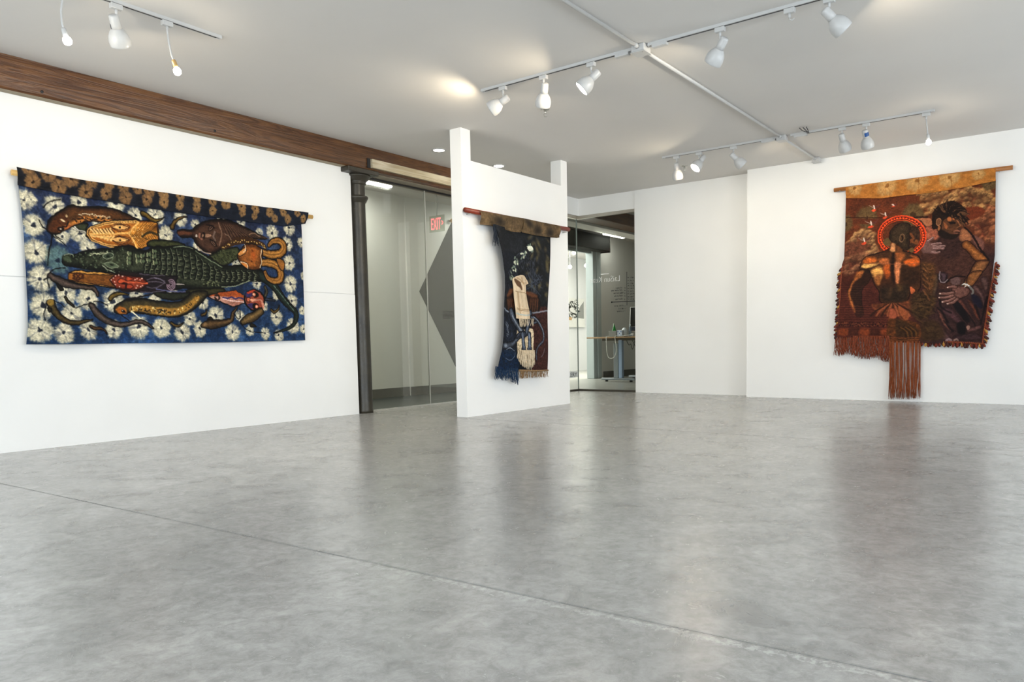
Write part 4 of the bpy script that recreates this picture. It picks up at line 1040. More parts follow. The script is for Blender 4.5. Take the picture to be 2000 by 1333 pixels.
for k in range(8):
    t = k/7; x, y = 1580+t*240, 270+t*300; cv.dot(B2((x, y))[0], 5.5, 1.3, (104, 122, 108), .75); cv.dot(B2((x+24, y+10))[0], 3.5, 1., (14, 18, 16), .75)
# scutes: curved rows across the back
rows = [(-110, 620, 240), (-40, 600, 260), (30, 585, 270), (100, 575, 280), (170, 570, 290), (240, 565, 300), (310, 570, 310), (395, 585, 310), (480, 620, 290), (560, 650, 270), (640, 700, 230), (735, 760, 190), (810, 790, 170), (890, 840, 130), (960, 850, 125), (1025, 850, 125), (1095, 850, 120), (1165, 850, 115), (1240, 855, 110), (1315, 860, 105), (1385, 870, 90)]
def rowcurve(i):
    x, y0, ln = rows[i]; y0 += 10; L_ = ln*1.18
    return [(x-26+8*math.sin(q*4+i)+22*math.sin(q/5*PI), y0+L_*q/5.) for q in range(6)]
for i in range(len(rows)-1):
    P_, Q_ = rowcurve(i), rowcurve(i+1)
    cv.poly(B1(*(P_+Q_[::-1])), (34, 38, 29), None, smooth=False, soft=4, var=.4)
    for q in range(5):
        j = .12
        def mid(a, b, t): return (a[0]*(1-t)+b[0]*t, a[1]*(1-t)+b[1]*t)
        c4 = [mid(mid(P_[q], Q_[q], .10), mid(P_[q+1], Q_[q+1], .10), j), mid(mid(P_[q], Q_[q], .92), mid(P_[q+1], Q_[q+1], .92), j), mid(mid(P_[q], Q_[q], .92), mid(P_[q+1], Q_[q+1], .92), 1-j), mid(mid(P_[q], Q_[q], .10), mid(P_[q+1], Q_[q+1], .10), 1-j)]
        e_k = abs(q-2)/2
        cv.poly(B1(*c4), (58-14*e_k, 63-14*e_k, 48-12*e_k), None, rim=(18, 20, 16), rimw=4.5, lit=(88-26*e_k, 94-26*e_k, 72-22*e_k), var=.45, sc=4, soft=1.5, grad=(36, 40, 32), gdir=(-1, .2))
        h = mid(mid(P_[q], Q_[q], .3), mid(P_[q+1], Q_[q+1], .3), .85); cv.dot(B1(h)[0], 4.2, .9, (164, 164, 128), .05, .75)
    cv.line(B1(*P_), 1.9, (9, 11, 9), .9); cv.line(B1(*[(a_+9, b_) for a_, b_ in P_]), .8, (132, 138, 112), .8)
# head detail
for k in range(150):
    x, y = cv.rng.uniform(430, 1500), 0; y = cv.rng.uniform(0, 1)
    top = np.interp(x, [430, 640, 950, 1250, 1500], [985, 965, 905, 870, 890]); bot = np.interp(x, [430, 700, 1000, 1500], [1170, 1220, 1260, 1300])
    yy = top+(bot-top)*y**1.3
    cv.dot(A1((x, yy))[0], cv.rng.uniform(1, 2.6), cv.rng.uniform(.7, 1.4), (100, 112, 86) if cv.rng.rand() < .55 else (18, 22, 16), cv.rng.uniform(0, 3), .85)
for k in range(40):
    x = 800+k*7.4; cv.dot(A1((x, 985-(x-800)*.12+cv.rng.uniform(-22, 10)))[0], 1.3, .9, (190, 190, 156))
cv.poly(A1((1010,1005),(1080,960),(1160,965),(1180,1010),(1110,1045),(1040,1040)), (78, 90, 70), (160, 166, 140), .8, rim=(30, 36, 28)); cv.dot(A1((1090,1005))[0], 4, 1.8, (20, 24, 18), -.2)
cv.poly(A2((1030,50),(1110,15),(1200,40),(1270,80),(1200,110),(1100,100)), (88, 98, 76), (160, 166, 140), .7); cv.dot(A2((1150,62))[0], 4, 1.6, (20, 24, 18), .3)
cv.line(A2((1000,75),(1080,140),(1200,185)), .9, (170, 176, 150)); cv.dot(A1((420,1040))[0], 9, 7, (74, 84, 62), .2, .7, 4); cv.line(A1((380,985),(450,965),(520,985)), .9, (150, 156, 130))
for x, y in ((1440,1040),(1440,1110),(1450,960),(1580,1010),(1590,1090),(1660,1000),(1660,1090),(1760,980),(1760,1080),(1850,930),(1850,1010),(1860,1110)):
    cv.dot(A1((x, y))[0], 4.4, 4, (96, 108, 80), 0, .6, 2); cv.line(A1((x-36, y-30),(x-40, y),(x-30, y+32)), 1., (172, 174, 136)); cv.line(A1((x+34, y-32),(x+38, y),(x+30, y+30)), 1.4, (14, 16, 12))
cv.line(B1((540,600),(660,680),(790,760),(890,815)), 1.1, (130, 140, 112)); cv.line(B2((890,270),(1050,265),(1160,225),(1250,190)), 1.2, (150, 156, 130)); cv.line(B1((250,560),(380,545),(500,570)), .9, (140, 150, 122))
for k in range(90):
    cv.dot(B1((cv.rng.uniform(760, 1090), cv.rng.uniform(590, 760)))[0], 2.4, 1.2, (86, 90, 60) if k % 2 else (26, 28, 18), .6, .7)
    cv.dot(B2((cv.rng.uniform(640, 860), cv.rng.uniform(200, 260)))[0], 1.6, 1., (128, 132, 96) if k % 2 else (18, 20, 14), 0, .8)
# hind leg and lower catfish
cv.poly(B2((430,310),(700,290),(880,290),(920,330),(700,390),(640,420),(520,430),(400,420)), (46, 44, 26), K, 1.3, rim=(24, 24, 16), lit=(66, 62, 36), var=.3)
cv.poly(B2((0,340),(200,350),(380,350),(460,340),(420,400),(300,440),(180,440),(40,400)), (44, 46, 34), K, 1.2, rim=(22, 24, 18), var=.3)
cv.line(A2((1820,530),(1600,590),(1400,625)), (1.5, 2.5), (30, 26, 26))
cv.poly(A2((1200,800),(1210,740),(1270,690),(1380,640),(1540,620),(1700,620),(1850,650),(2000,670)) + B2((200,470),(330,460),(420,400),(520,330),(680,330),(690,380),(620,470),(520,560),(400,630),(250,665),(80,660)) + A2((2000,900),(1850,890),(1700,860),(1600,850),(1480,830),(1400,860),(1290,860),(1220,840)), (62, 54, 36), K, 1.5, rim=(26, 24, 20), rimw=8, lit=(82, 70, 42), var=.3)
cv.line(A2((1480,790),(1600,770),(1750,790),(1900,820),(2000,830)) + B2((60,590),(200,600),(330,580),(450,520),(560,420)), (6, 8, 9, 8, 6), (178, 132, 60), .9, soft=4)
for k in range(90):
    t = cv.rng.rand(); q = Canvas.curve(A2((1480,790),(1600,770),(1750,790),(1900,820),(2000,830)) + B2((60,590),(200,600),(330,580),(450,520),(560,420)), False, 10)
    p = q[int(t*(len(q)-1))]; cv.dot((p[0]+cv.rng.uniform(-1, 1), p[1]+cv.rng.uniform(-4.5, 4.5)), 1.9, 1.1, (30, 22, 14) if k % 3 else (240, 216, 150), cv.rng.uniform(0, 3))
cv.poly(A2((1220,790),(1290,740),(1370,760),(1400,820),(1380,860),(1280,850)), (186, 116, 48), None, soft=3, var=.4); cv.dot(A2((1350,820))[0], 5, 3.6, (28, 18, 12), .2); cv.dot(A2((1338,812))[0], 1.5, 1.2, (244, 236, 220))
cv.line(A2((1480,820),(1600,920),(1680,1000)), (1.6, .8), (236, 226, 196)); cv.line(A2((1300,870),(1380,930),(1450,970)), 1, K)
# carved plank with a red mask and dark hair
cv.poly(A2((440,190),(560,155),(660,150),(720,175),(800,170),(1000,190),(1240,210),(1240,450),(1040,420),(900,395),(760,390),(640,370),(560,350),(440,310)), (216, 160, 80), K, 1.2, smooth=False, var=.2)
cv.poly(A2((440,190),(700,210),(980,225),(1240,215),(1230,440),(1000,390),(720,360),(440,310)), (150, 96, 40), (40, 22, 12), 1., smooth=False, grad=(104, 64, 28), gdir=(1, 0), var=.25)
for dx, dy, a in ((-36, -20, .6), (30, -20, -.6), (-36, 30, -.6), (30, 30, .6), (0, 5, 0)):
    cv.dot(A2((598+dx, 255+dy))[0], 5.5, 3.2, (96, 56, 22), a, 0.0, ring=None); 
for P_ in (((520,230),(560,205),(600,250),(640,290),(680,270)), ((520,285),(560,305),(600,255),(640,205),(680,235)), ((520,230),(540,260),(520,285)), ((680,235),(660,255),(680,270)), ((560,205),(600,190),(640,205)), ((560,305),(600,320),(640,290))):
    cv.line(A2(*P_), 1.7, (70, 36, 16))
cv.poly(A2((1560,200),(1760,215),(2000,240)) + B1((180,930),(300,930)) + B2((280,200),(290,310),(160,320)) + A2((2000,520),(1850,500),(1600,510),(1500,480),(1500,260)), (34, 26, 30), K, 1.4, smooth=False, var=.3)
cv.poly(A2((1230,200),(1560,205),(1620,260),(1600,480),(1300,480)), (36, 24, 24), None)
for P_ in (((1600,210),(1800,235),(2000,240)), ((1700,350),(1820,340),(2000,360)), ((1720,420),(1850,440),(2000,360)), ((1620,500),(1800,510),(2000,490)), ((1720,310),(1850,280),(2000,330))):
    cv.line(A2(*P_), 1.1, (92, 82, 92))
for r_ in (62, 42, 22):
    P_ = [(212+r_*.85*math.cos(a), 245+r_*1.1*math.sin(a)) for a in np.linspace(-2.2, 3.2, 14)]; cv.line(B2(*P_), 1.1, (150, 126, 138))
cv.line(B2((0,150),(80,170),(140,220)), 1, (120, 110, 124)); cv.line(B2((20,300),(200,330),(400,340)), 1.2, (96, 96, 130)); cv.line(B2((280,235),(380,240)), 1, (190, 176, 170))
cv.poly(A2((1120,300),(1220,215),(1400,235),(1600,260),(1715,320),(1715,380),(1640,450),(1500,480),(1350,460),(1230,450)), (126, 50, 32), (36, 16, 12), 1.4, smooth=False, rim=(90, 34, 22), rimw=7, lit=(150, 68, 46))
for x, y in ((1150,308),(1185,280),(1220,242),(1330,245),(1270,230),(1205,340),(1215,385),(1280,418),(1560,290),(1610,310),(1640,290),(1570,405),(1620,420),(1650,400),(1530,310),(1550,440)): cv.dot(A2((x, y))[0], 1.6, 1.5, (238, 196, 176))
cv.poly(A2((1255,330),(1290,290),(1390,320),(1390,360),(1290,365)), (186, 84, 50), (60, 20, 12), 1.); cv.poly(A2((1390,255),(1480,275),(1500,300),(1400,320)), (176, 78, 48), (60, 20, 12), 1.); cv.poly(A2((1390,385),(1480,390),(1500,430),(1420,450)), (168, 70, 44), (60, 20, 12), 1.)
cv.line(A2((1400,340),(1560,345),(1720,365)), 2.2, (196, 96, 60)); cv.line(A2((1340,370),(1390,380),(1380,450)), 2.5, (50, 18, 12)); cv.line(A2((1400,325),(1500,330),(1700,350)), .8, (70, 24, 14))
# smaller catfish
cv.line(A2((120,200),(95,300),(130,440)), 1, K); cv.line(A2((130,200),(220,130),(390,112)), 1, K); cv.line(A2((40,310),(90,280),(150,270)), 1, K)
cv.tube(A2((150,240),(260,310),(400,370),(560,410),(740,430),(850,450),(910,520),(925,560)), (6, 9, 9, 7.5, 5, 4.5, 5, 3), (40, 34, 34), (98, 80, 70), (48, 42, 40)); cv.poly(A2((250,370),(300,480),(360,470),(330,420)), (34, 30, 28), K)
cv.tube(A2((150,690),(200,800),(300,920),(430,990),(560,1010),(680,990),(840,955)), (9, 7, 6.5, 6, 5, 3.6, 1), (44, 36, 24), (92, 76, 42), (44, 38, 24)); cv.dot(A2((145,680))[0], 6.5, 7, (146, 118, 56), .3); cv.line(A2((80,740),(40,860),(60,960)), .8, K); cv.line(A2((190,640),(290,690),(370,750)), .8, K); cv.poly(A2((95,770),(130,840),(160,780)), (44, 38, 26), K)
cv.tube(A2((820,720),(900,830),(1010,930),(1150,1000),(1300,1040),(1450,1020),(1600,985),(1720,1030),(1820,1100)), (6, 8, 8, 7, 6, 5, 5, 4, 1.5), (40, 34, 34), (104, 88, 78), (46, 40, 38)); cv.line(A2((810,690),(700,715),(560,770)), 1, K); cv.line(A2((850,665),(980,665),(1090,730)), 1, K)
cv.tube(A2((810,1065),(880,1100),(970,1095),(1040,1130),(1090,1190)), (3.5, 4, 3.5, 2.5, .8), (52, 36, 22), (96, 68, 40), (46, 34, 22)); cv.tube(A2((390,590),(440,670),(540,750)), (2.5, 3, 1), (40, 34, 24), (70, 60, 40), (36, 32, 24)); cv.tube(A2((1135,615),(1190,560),(1290,530),(1430,545)), (5, 5, 3.6, .8), (70, 58, 28), (128, 104, 50), (60, 50, 26))
# dark carved head with long hair
cv.poly(B1((300,360),(350,325),(500,330),(520,300),(640,230),(800,195),(950,200),(1100,250),(1250,320),(1380,390),(1470,450),(1300,440),(1150,450),(1000,500),(900,570),(750,640),(660,610),(560,530),(500,430),(360,425)), (52, 32, 24), K, 1.6, rim=(28, 18, 14), rimw=9, lit=(84, 58, 44), var=.25)
cv.line(B1((330,375),(400,370),(480,375)), (5, 3), (120, 72, 48), .7, soft=3)
for k in range(26):
    x = 900+k*14; cv.line(B1((x-10, 240+k*4),(x+30+k*4, 330+k*3),(x+60+k*8, 420+k)), .7, (112, 84, 64) if k % 2 else (24, 15, 12), .8)
cv.line(B1((845,235),(880,350),(880,440),(860,530)), 1.6, (128, 100, 80)); cv.line(B1((930,380),(990,420),(1010,470)), 1.3, (138, 112, 92)); cv.line(B1((1250,390),(1310,370),(1380,420)), 1.6, (146, 116, 92), .8); cv.line(B1((560,545),(650,620),(740,640)), 1.4, (170, 150, 130))
for p in ((745, 305, -.9), (775, 500, .8)):
    cv.dot(B1(p[:2])[0], 10, 5.5, (30, 18, 14), p[2]); cv.dot(B1(p[:2])[0], 8, 3.2, (138, 104, 84), p[2]); cv.dot(B1(p[:2])[0], 6.5, 1.2, (14, 8, 8), p[2])
cv.line(B1((640,405),(700,405),(740,405)), (3, 4.5, 2.5), (158, 122, 98)); cv.line(B1((645,370),(660,380),(655,430)), 2, (24, 14, 10)); cv.line(B1((600,380),(595,420),(620,445)), 3., (142, 98, 80)); cv.line(B1((618,385),(612,435)), 1.1, (20, 10, 8)); cv.dot(B1((553,405))[0], 2., 4, (210, 196, 180), 0, .8); cv.line(B1((800,360),(780,420),(800,460)), 2.4, (150, 132, 122), .6, soft=3); cv.line(B1((690,260),(740,270),(790,300)), 1.5, (24, 14, 10)); cv.line(B1((730,450),(790,480),(820,540)), 1.5, (24, 14, 10))
cv.tube(B1((240,295),(270,230),(340,175),(430,160)), (5.5, 4.5, 3, 1), (66, 50, 24), (126, 96, 44), (60, 46, 22))
# tail of a snake running behind the ram head
cv.line(B1((900,570),(1000,510),(1120,470),(1250,470),(1400,510),(1460,560)), (4, 7, 9, 9, 7, 4), (66, 42, 22)); 
for k in range(46):
    q = Canvas.curve(B1((900,570),(1000,510),(1120,475),(1250,475),(1400,520),(1450,555)), False, 12); p = q[int(k/46*len(q))]; cv.dot((p[0], p[1]+cv.rng.uniform(-2.5, 2.5)), 2.2, 1.3, (232, 194, 116) if k % 2 else (50, 30, 14), cv.rng.uniform(0, 3))
# ram head with curled horns
for P_ in (((1420,620),(1520,650),(1640,640),(1690,580),(1680,510),(1620,470),(1550,480),(1500,530)), ((1400,755),(1520,760),(1620,810),(1660,900),(1640,980),(1570,995),(1490,960),(1450,880))):
    cv.tube(B1(*P_), (10, 12, 12.5, 12, 11, 10, 8, 5), (112, 72, 30), (212, 156, 80), (120, 78, 32), K, 1.5, var=.25, sc=3); cv.line(B1(*P_), (2, 2.4, 2), (90, 56, 24), .6)
cv.poly(B1((1600,700),(1700,740),(1690,860),(1640,820)), (156, 104, 48), K)
cv.poly(B1((1090,680),(1110,620),(1180,530),(1260,510),(1340,530),(1410,580),(1420,660),(1405,740),(1390,830),(1300,850),(1200,830),(1130,760)), (134, 80, 34), K, 1.5, rim=(76, 42, 18), rimw=12, lit=(158, 98, 46), var=.3)
cv.poly(B1((1100,640),(1190,560),(1200,620),(1130,670)), (214, 150, 84), K, .8); cv.poly(B1((1120,740),(1220,770),(1225,830),(1160,790)), (200, 130, 66), K, .8); cv.dot(B1((1290,605))[0], 3.4, 3, (72, 36, 14)); cv.dot(B1((1280,740))[0], 2.6, 2.6, (72, 36, 14)); cv.dot(B1((1300,660))[0], 9, 16, (176, 92, 38), 0, .5, 6)
cv.line(B1((1190,520),(1200,580),(1170,620)), .9, (248, 224, 190)); cv.line(B1((1130,745),(1210,770),(1225,830)), .9, (248, 224, 190)); cv.line(B1((1405,590),(1395,680),(1410,740),(1385,820)), .9, (250, 226, 190))
# round faced painted mask with a pointed beard
cv.poly(B2((700,395),(860,350),(1060,320),(1170,390),(1180,480),(1040,535),(900,480),(760,430)), (200, 160, 144), K, 1.4, smooth=False, grad=(160, 104, 86), gdir=(1, .4))
cv.poly(B2((700,392),(860,350),(1060,320),(1170,388),(1160,420),(1060,400),(960,400),(860,395)), (166, 84, 40), None, smooth=False)
cv.line(B2((900,410),(960,420),(1010,400),(1060,425),(1110,410),(1170,440)), 1.8, (60, 54, 100)); cv.line(B2((900,425),(1000,450),(1170,470)), 1.2, (230, 200, 190))
for P_ in (((790,385),(830,370),(850,410),(830,445),(795,425)), ((790,410),(830,440),(860,420),(840,385),(800,395))): cv.line(B2(*P_), 1.5, (48, 32, 24))
cv.dot(B2((1312,445))[0], 28.5, 26.5, (150, 76, 56), 0, ring=(K, 2.4)); cv.poly(B2((1200,350),(1260,330),(1290,390),(1200,405)), (60, 48, 86), None); cv.poly(B2((1215,500),(1290,485),(1310,540),(1260,550)), (62, 48, 88), None); cv.poly(B2((1215,340),(1290,310),(1320,325),(1230,365)), (170, 66, 42), None, soft=2); cv.poly(B2((1270,430),(1400,440),(1440,520),(1420,560),(1380,450),(1290,470)), (190, 132, 110), None)
for y in (372, 528): cv.dot(B2((1322,y))[0], 9, 8.5, (24, 16, 14)); cv.dot(B2((1305 if y < 400 else 1335,y))[0], 4.6, 4.4, (218, 130, 96)); cv.dot(B2((1300 if y < 400 else 1333,y-3))[0], 2, 2, (252, 220, 190))
cv.poly(B2((1205,410),(1250,410),(1250,470),(1210,470)), (196, 110, 80), K, .9, smooth=False); cv.line(B2((1260,440),(1310,440)), 2.4, (220, 160, 130))
cv.tube(B2((1450,270),(1470,330),(1450,390)), (4, 4.5, 4), (50, 46, 34), (92, 86, 66), (40, 36, 28)); cv.tube(B2((1460,435),(1520,440),(1575,450)), (4, 3.4, 2), (26, 28, 40), (70, 76, 96), (24, 26, 36))
# two bottom catfish and fry
cv.tube(B2((630,775),(720,760),(840,750),(950,730),(1010,690),(1030,610),(1080,545)), (6, 13, 11.5, 9, 6, 4, 2), (44, 34, 24), (110, 84, 54), (48, 36, 24)); cv.dot(B2((665,765))[0], 6, 5, (146, 116, 80), 0, .6, 3); cv.poly(B2((690,690),(740,660),(760,700)), (36, 30, 22), K)
cv.tube(B2((1150,730),(1220,690),(1310,650),(1390,590)), (8, 13, 12, 10), (52, 42, 26), (132, 106, 66), (56, 44, 28)); cv.line(B2((1110,560),(1120,640),(1100,690),(1040,620)), 1, K); cv.line(B2((1130,740),(1180,810),(1270,860),(1420,870)), 1, K); cv.poly(B2((1260,750),(1330,790),(1250,790)), (40, 34, 22), K)
for P_ in (((210,740),(260,775),(320,775),(370,735)), ((620,640),(670,620),(685,570)), ((1530,570),(1570,600),(1620,570),(1640,510))): cv.tube(B2(*P_), (3.4, 3.6, 2.6, .8), (64, 48, 24), (116, 92, 46), (60, 46, 24))
cv.finish(1.0, .2, 1.18)

lt = thing('tapestry', (XL+.03, 3.75, 2.16), 'wide indigo tie dyed tapestry painted with a crocodile, fish and masks', 'tapestry')
obj('rod', G().tube([(XL+.045, 2.395, 2.139), (XL+.045, 5.142, 2.139)], .022, 16), ROD_PALE, lt)
def e_(*P): return [(b, a) for a, b in P]
LY = lambda px_, py_: (lambda q: (cv.lo[0]+q[0]/cv.n, cv.hi[1]-q[1]/cv.n))(cv.px([(px_, py_)])[0])
lp = [LY(*p) for p in ((35, 350), (37, 372), (41, 400), (46, 450), (50, 520), (54, 600), (54, 640), (51, 673))]
rp_ = [LY(*p) for p in ((587.5, 424), (589, 450), (591, 520), (593, 580), (595, 640), (596, 665))]
bp = [LY(*p) for p in ((51, 673), (150, 672.5), (260, 671), (360, 670), (440, 669), (520, 667), (596, 665))]
tp = [LY(*p) for p in ((35, 345), (150, 367), (300, 392), (450, 415), (588, 428))]
wave = lambda u, z, s, t: .004*np.sin(u*5.2+1)*(.3+t) + .010*np.sin(u*3.1+z*2)*t + .014*t*t*np.sin(u*7.5) + .010*t
cloth('cloth', lt, cv, e_(*lp), e_(*rp_), tp, bp, (800, 400), wave, PAINTED)
# the folded dark header
hv = Canvas(0, XL+.072, (2.36, 1.98), (5.22, 2.24), 290, 8)
hn = hv.noise(10, 10, 3, .7)[..., None]; hv.c[:] = np.array((24, 24, 30), np.float32)*(.6+.8*hn)+np.array((0, 6, 14), np.float32)*(hv.X/hv.w)[..., None]
for x, y, r in [(180,98,52),(310,135,58),(215,185,60),(380,215,60),(460,165,66),(595,185,50),(560,250,60),(710,195,50),(690,260,50),(800,215,50),(890,230,45),(820,285,55),(970,245,50),(955,300,50),(1060,262,45),(1065,318,45)]:
    hv.flower(A((x, y))[0], r/3.333*1.12, (150, 112, 72), (28, 20, 18), sq=.9)
for x, y, r in [(40,65,55),(40,140,55),(165,90,55),(160,160,50),(290,105,50),(290,175,55),(410,130,55),(415,205,50),(515,150,62),(635,170,62),(640,222,45),(740,190,58),(735,245,40),(850,215,58),(890,265,42),(950,215,52),(990,270,52),(1060,220,45),(1105,265,48)]:
    hv.flower(B((x, y))[0], r/3.922*1.12, (160, 122, 78), (30, 24, 20), sq=.85)
hv.finish(1.2, .15, 1.05)
HY = lambda px_, py_: (lambda q: (hv.lo[0]+q[0]/hv.n, hv.hi[1]-q[1]/hv.n))(hv.px([(px_, py_)])[0])
ht = [HY(*p) for p in ((33, 326), (120, 345), (300, 373), (450, 396), (600, 415))]; hb = [HY(*p) for p in ((36, 361), (150, 383), (300, 408), (450, 429), (560, 442), (598, 437))]
hl = [HY(33, 326), HY(36, 361)]; hr = [HY(603, 415), HY(598, 437)]
cloth('header', lt, hv, e_(*hl), e_(*hr), ht, hb, (800, 46), lambda u, z, s, t: .004*np.sin(u*23)*(1-t)+.012*np.sin(np.clip(t*1.15, 0, 1)*PI)-.012*t, PAINTED, label='dark header strip with tan rosettes folded over the rod')
# ------------------------------------------------------------------ the red brown tapestry on the back wall
D, E = Zm(1600, 310, 5), Zm(1600, 500, 4.4425)
D1, D2, E1 = Zm(1640, 430, 7.0175), Zm(1790, 370, 7.843), Zm(1780, 530, 7.8389)
cv = Canvas(1, YB-.05, (-2.72, .40), (-.78, 2.66), 290, 9); cv.ws = 1.5
def mottle(c, a=.5, b=.4): return np.array(c, np.float32)*(1-a/2+a*cv.noise(26, 20, 4, .6)[..., None])*(1-b/2+b*cv.noise(4, 3, 2, .7)[..., None])
cv.c[:] = mottle((98, 48, 26))
ln = (cv.Y/cv.h)[..., None]; low = np.clip((ln-.42)/.12, 0, 1)
cv.c[:] = cv.c*(1-low)+mottle((78, 36, 28))*low
rgt = np.clip((cv.X/cv.w-.50)/.1, 0, 1)[..., None]*np.clip((ln-.33)/.12, 0, 1)
cv.c[:] = cv.c*(1-rgt)+mottle((58, 36, 34))*rgt
K = (30, 17, 13)
OL = (116, 92, 56)
for p, r in ((D((470,575))[0], 26), (D((915,545))[0], 25), (D((1665,245))[0], 15), (D((255,640))[0], 20), (D((420,800))[0], 27), (D((660,820))[0], 10), (D((900,905))[0], 9)):
    cv.flower(p, r*1.6, OL, (66, 44, 26), .95, .95)
cv.poly(D((330,585),(560,590),(720,580),(720,640),(330,640)), (96, 46, 26), None, smooth=False, soft=3); cv.line(D((265,575),(480,578),(720,582)), .9, (54, 26, 16)); cv.line(D((720,582),(900,575),(1060,570)), 1.6, (40, 18, 14))
def cloud(pts, lo, hi, n, seed, r=(3, 8)):
    P = cv.px(pts); rr = np.random.RandomState(seed)
    cv.poly(pts, lo, None, soft=9, var=.6, sc=14)
    C = Canvas.curve(P, True, 8); cen = P.mean(0)
    for ps in range(3):
        for k in range(n):
            q = C[rr.randint(len(C))]; t = rr.rand()**1.3*(.75-.2*ps); q = q*(1-t)+cen*t; q = q+rr.uniform(-3, 3, 2)
            R = rr.uniform(*r)*(1.5, 1., .6)[ps]*(1-.3*t); b = cv.box(q[None], R+2)
            if b is None: continue
            x0, y0, x1, y1 = b; x, y = cv.X[y0:y1, x0:x1]-q[0], cv.Y[y0:y1, x0:x1]-q[1]
            d = np.hypot(x, y); lit = np.clip(.62-(x*.4+y)/R*.6, 0, 1)[..., None]*(1-.8*t)
            cv.put(b, np.array(lo)*(.62-.1*ps)*(1-lit)+np.array(hi)*lit, np.clip((R-d)/(R*.5), 0, 1)*.75)
cloud(D((970,350),(1090,330),(1280,320),(1340,360),(1300,420),(1150,460),(1100,520),(1045,540),(1010,470)), (112, 62, 34), (236, 182, 116), 30, 1, (6, 13))
cloud(D((1370,310),(1480,280),(1540,310),(1640,330),(1715,390),(1712,450),(1600,480),(1480,500),(1430,470),(1340,400)), (100, 56, 34), (216, 164, 100), 28, 2, (6, 13))
cloud(D((1450,640),(1520,580),(1600,590),(1640,520),(1710,470),(1716,640),(1716,820),(1640,800),(1540,720)), (100, 50, 32), (196, 124, 80), 30, 3, (6, 13))
cloud(D1((65,330),(160,290),(210,200),(330,150),(410,150),(465,230),(475,310),(520,440),(440,470),(300,470),(130,500)), (104, 58, 38), (226, 174, 114), 30, 4, (6, 13))
cloud(D1((50,520),(130,520),(220,470),(330,445),(385,490),(320,560),(280,650),(180,740),(45,730)), (94, 50, 36), (196, 134, 92), 24, 5, (6, 13))
cv.poly(D1((70,330),(180,300),(300,320),(380,400),(330,440),(200,480),(60,500)), (104, 60, 42), None, soft=8, var=.4)
cv.poly(D((1420,490),(1560,470),(1620,520),(1560,570),(1470,600),(1430,560)), (112, 50, 26), None, soft=4)
for x, y, s_ in ((540,480,1), (650,550,1), (512,635,1.2), (445,800,1.1), (728,455,.5)):
    cv.line(D((x-55*s_, y-20*s_),(x-20*s_, y-4),(x+4, y)), (.6, 1.4), (158, 126, 108)); cv.line(D((x+4, y),(x+30*s_, y-8*s_),(x+55*s_, y-34*s_)), (2, .8), (96, 52, 46)); cv.line(D((x-6, y-18*s_),(x, y+10*s_)), 1.5, (226, 206, 190)); cv.poly(D((x-30*s_, y+32*s_),(x, y+14*s_),(x+18*s_, y+22*s_),(x-4, y+38*s_)), (214, 78, 44), None)
# figure at the right: torso, shoulders, hair, face, arm
SK, SKL, SKD = (98, 58, 36), (152, 96, 58), (44, 26, 20)
cv.poly(D((930,640),(960,600),(1040,580),(1110,600),(1200,640),(1380,680),(1450,680),(1530,800),(1660,1000),(1700,1250),(1000,1250),(985,1040),(1000,930),(1040,830),(1035,700)), (70, 42, 34), None, soft=2, var=.4)
cv.poly(D((940,600),(1010,580),(1100,590),(1120,640),(1060,660),(1030,650),(990,600)), (168, 108, 74), None, soft=3)
cv.poly(D((1040,670),(1120,660),(1180,690),(1240,760),(1230,850),(1180,800),(1060,790),(1035,730)), (136, 76, 56), None, soft=5, var=.4, lit=(164, 96, 72))
cv.poly(D((1180,760),(1300,780),(1390,800),(1370,900),(1300,980),(1200,960),(1150,860)), (56, 34, 30), None, soft=8, var=.4)
cv.poly(D((1390,690),(1440,690),(1480,740),(1490,800),(1400,810),(1370,780)), (140, 88, 58), None, soft=4, lit=(164, 106, 70))
cv.poly(D((1390,830),(1450,800),(1520,860),(1660,990),(1530,1000),(1460,920),(1400,870)), (124, 72, 34), K, 1.1, rim=(84, 46, 24), rimw=8, lit=(168, 106, 54), var=.3)
cv.poly(D((1480,740),(1540,760),(1600,800),(1610,870),(1570,900),(1510,820)), (116, 74, 62), None, soft=4); cv.line(D((1420,670),(1490,740),(1560,860),(1655,990)), 1.8, K)
cv.poly(D((1655,995),(1530,1010),(1460,1130),(1400,1240),(1460,1260),(1570,1140),(1640,1060)), (118, 74, 44), K, 1.2, rim=(66, 38, 24), rimw=8, lit=(148, 98, 58), var=.3)
cv.poly(D((1180,600),(1260,570),(1340,580),(1372,620),(1380,660),(1366,690),(1374,720),(1350,760),(1280,790),(1200,760),(1150,700)), (66, 40, 26), None, lit=(94, 58, 36), soft=2, var=.3)
cv.poly(D((1170,690),(1230,710),(1290,740),(1350,735),(1366,752),(1300,790),(1210,780),(1160,740)), (34, 22, 17), None, soft=4)
cv.poly(D((1105,640),(1100,560),(1130,490),(1200,440),(1290,415),(1370,440),(1430,490),(1445,530),(1430,570),(1440,610),(1400,650),(1370,600),(1310,570),(1240,580),(1200,640),(1190,700),(1140,690),(1110,690)), (36, 22, 15), None, var=.5, sc=5)
rr = np.random.RandomState(3)
for k in range(110):
    a = rr.uniform(-2.9, .5); r0, r1 = rr.uniform(10, 110), rr.uniform(120, 205); x, y = 1275, 560
    cv.line(D((x+r0*math.cos(a), y+r0*.75*math.sin(a)),(x+.7*r1*math.cos(a+.1), y+.6*r1*math.sin(a+.1)),(x+r1*math.cos(a+.25), y+.85*r1*math.sin(a+.25)+rr.uniform(0, 30))), (1.5, 1., .5), (104, 70, 46) if k % 3 == 0 else (26, 15, 11), .95)
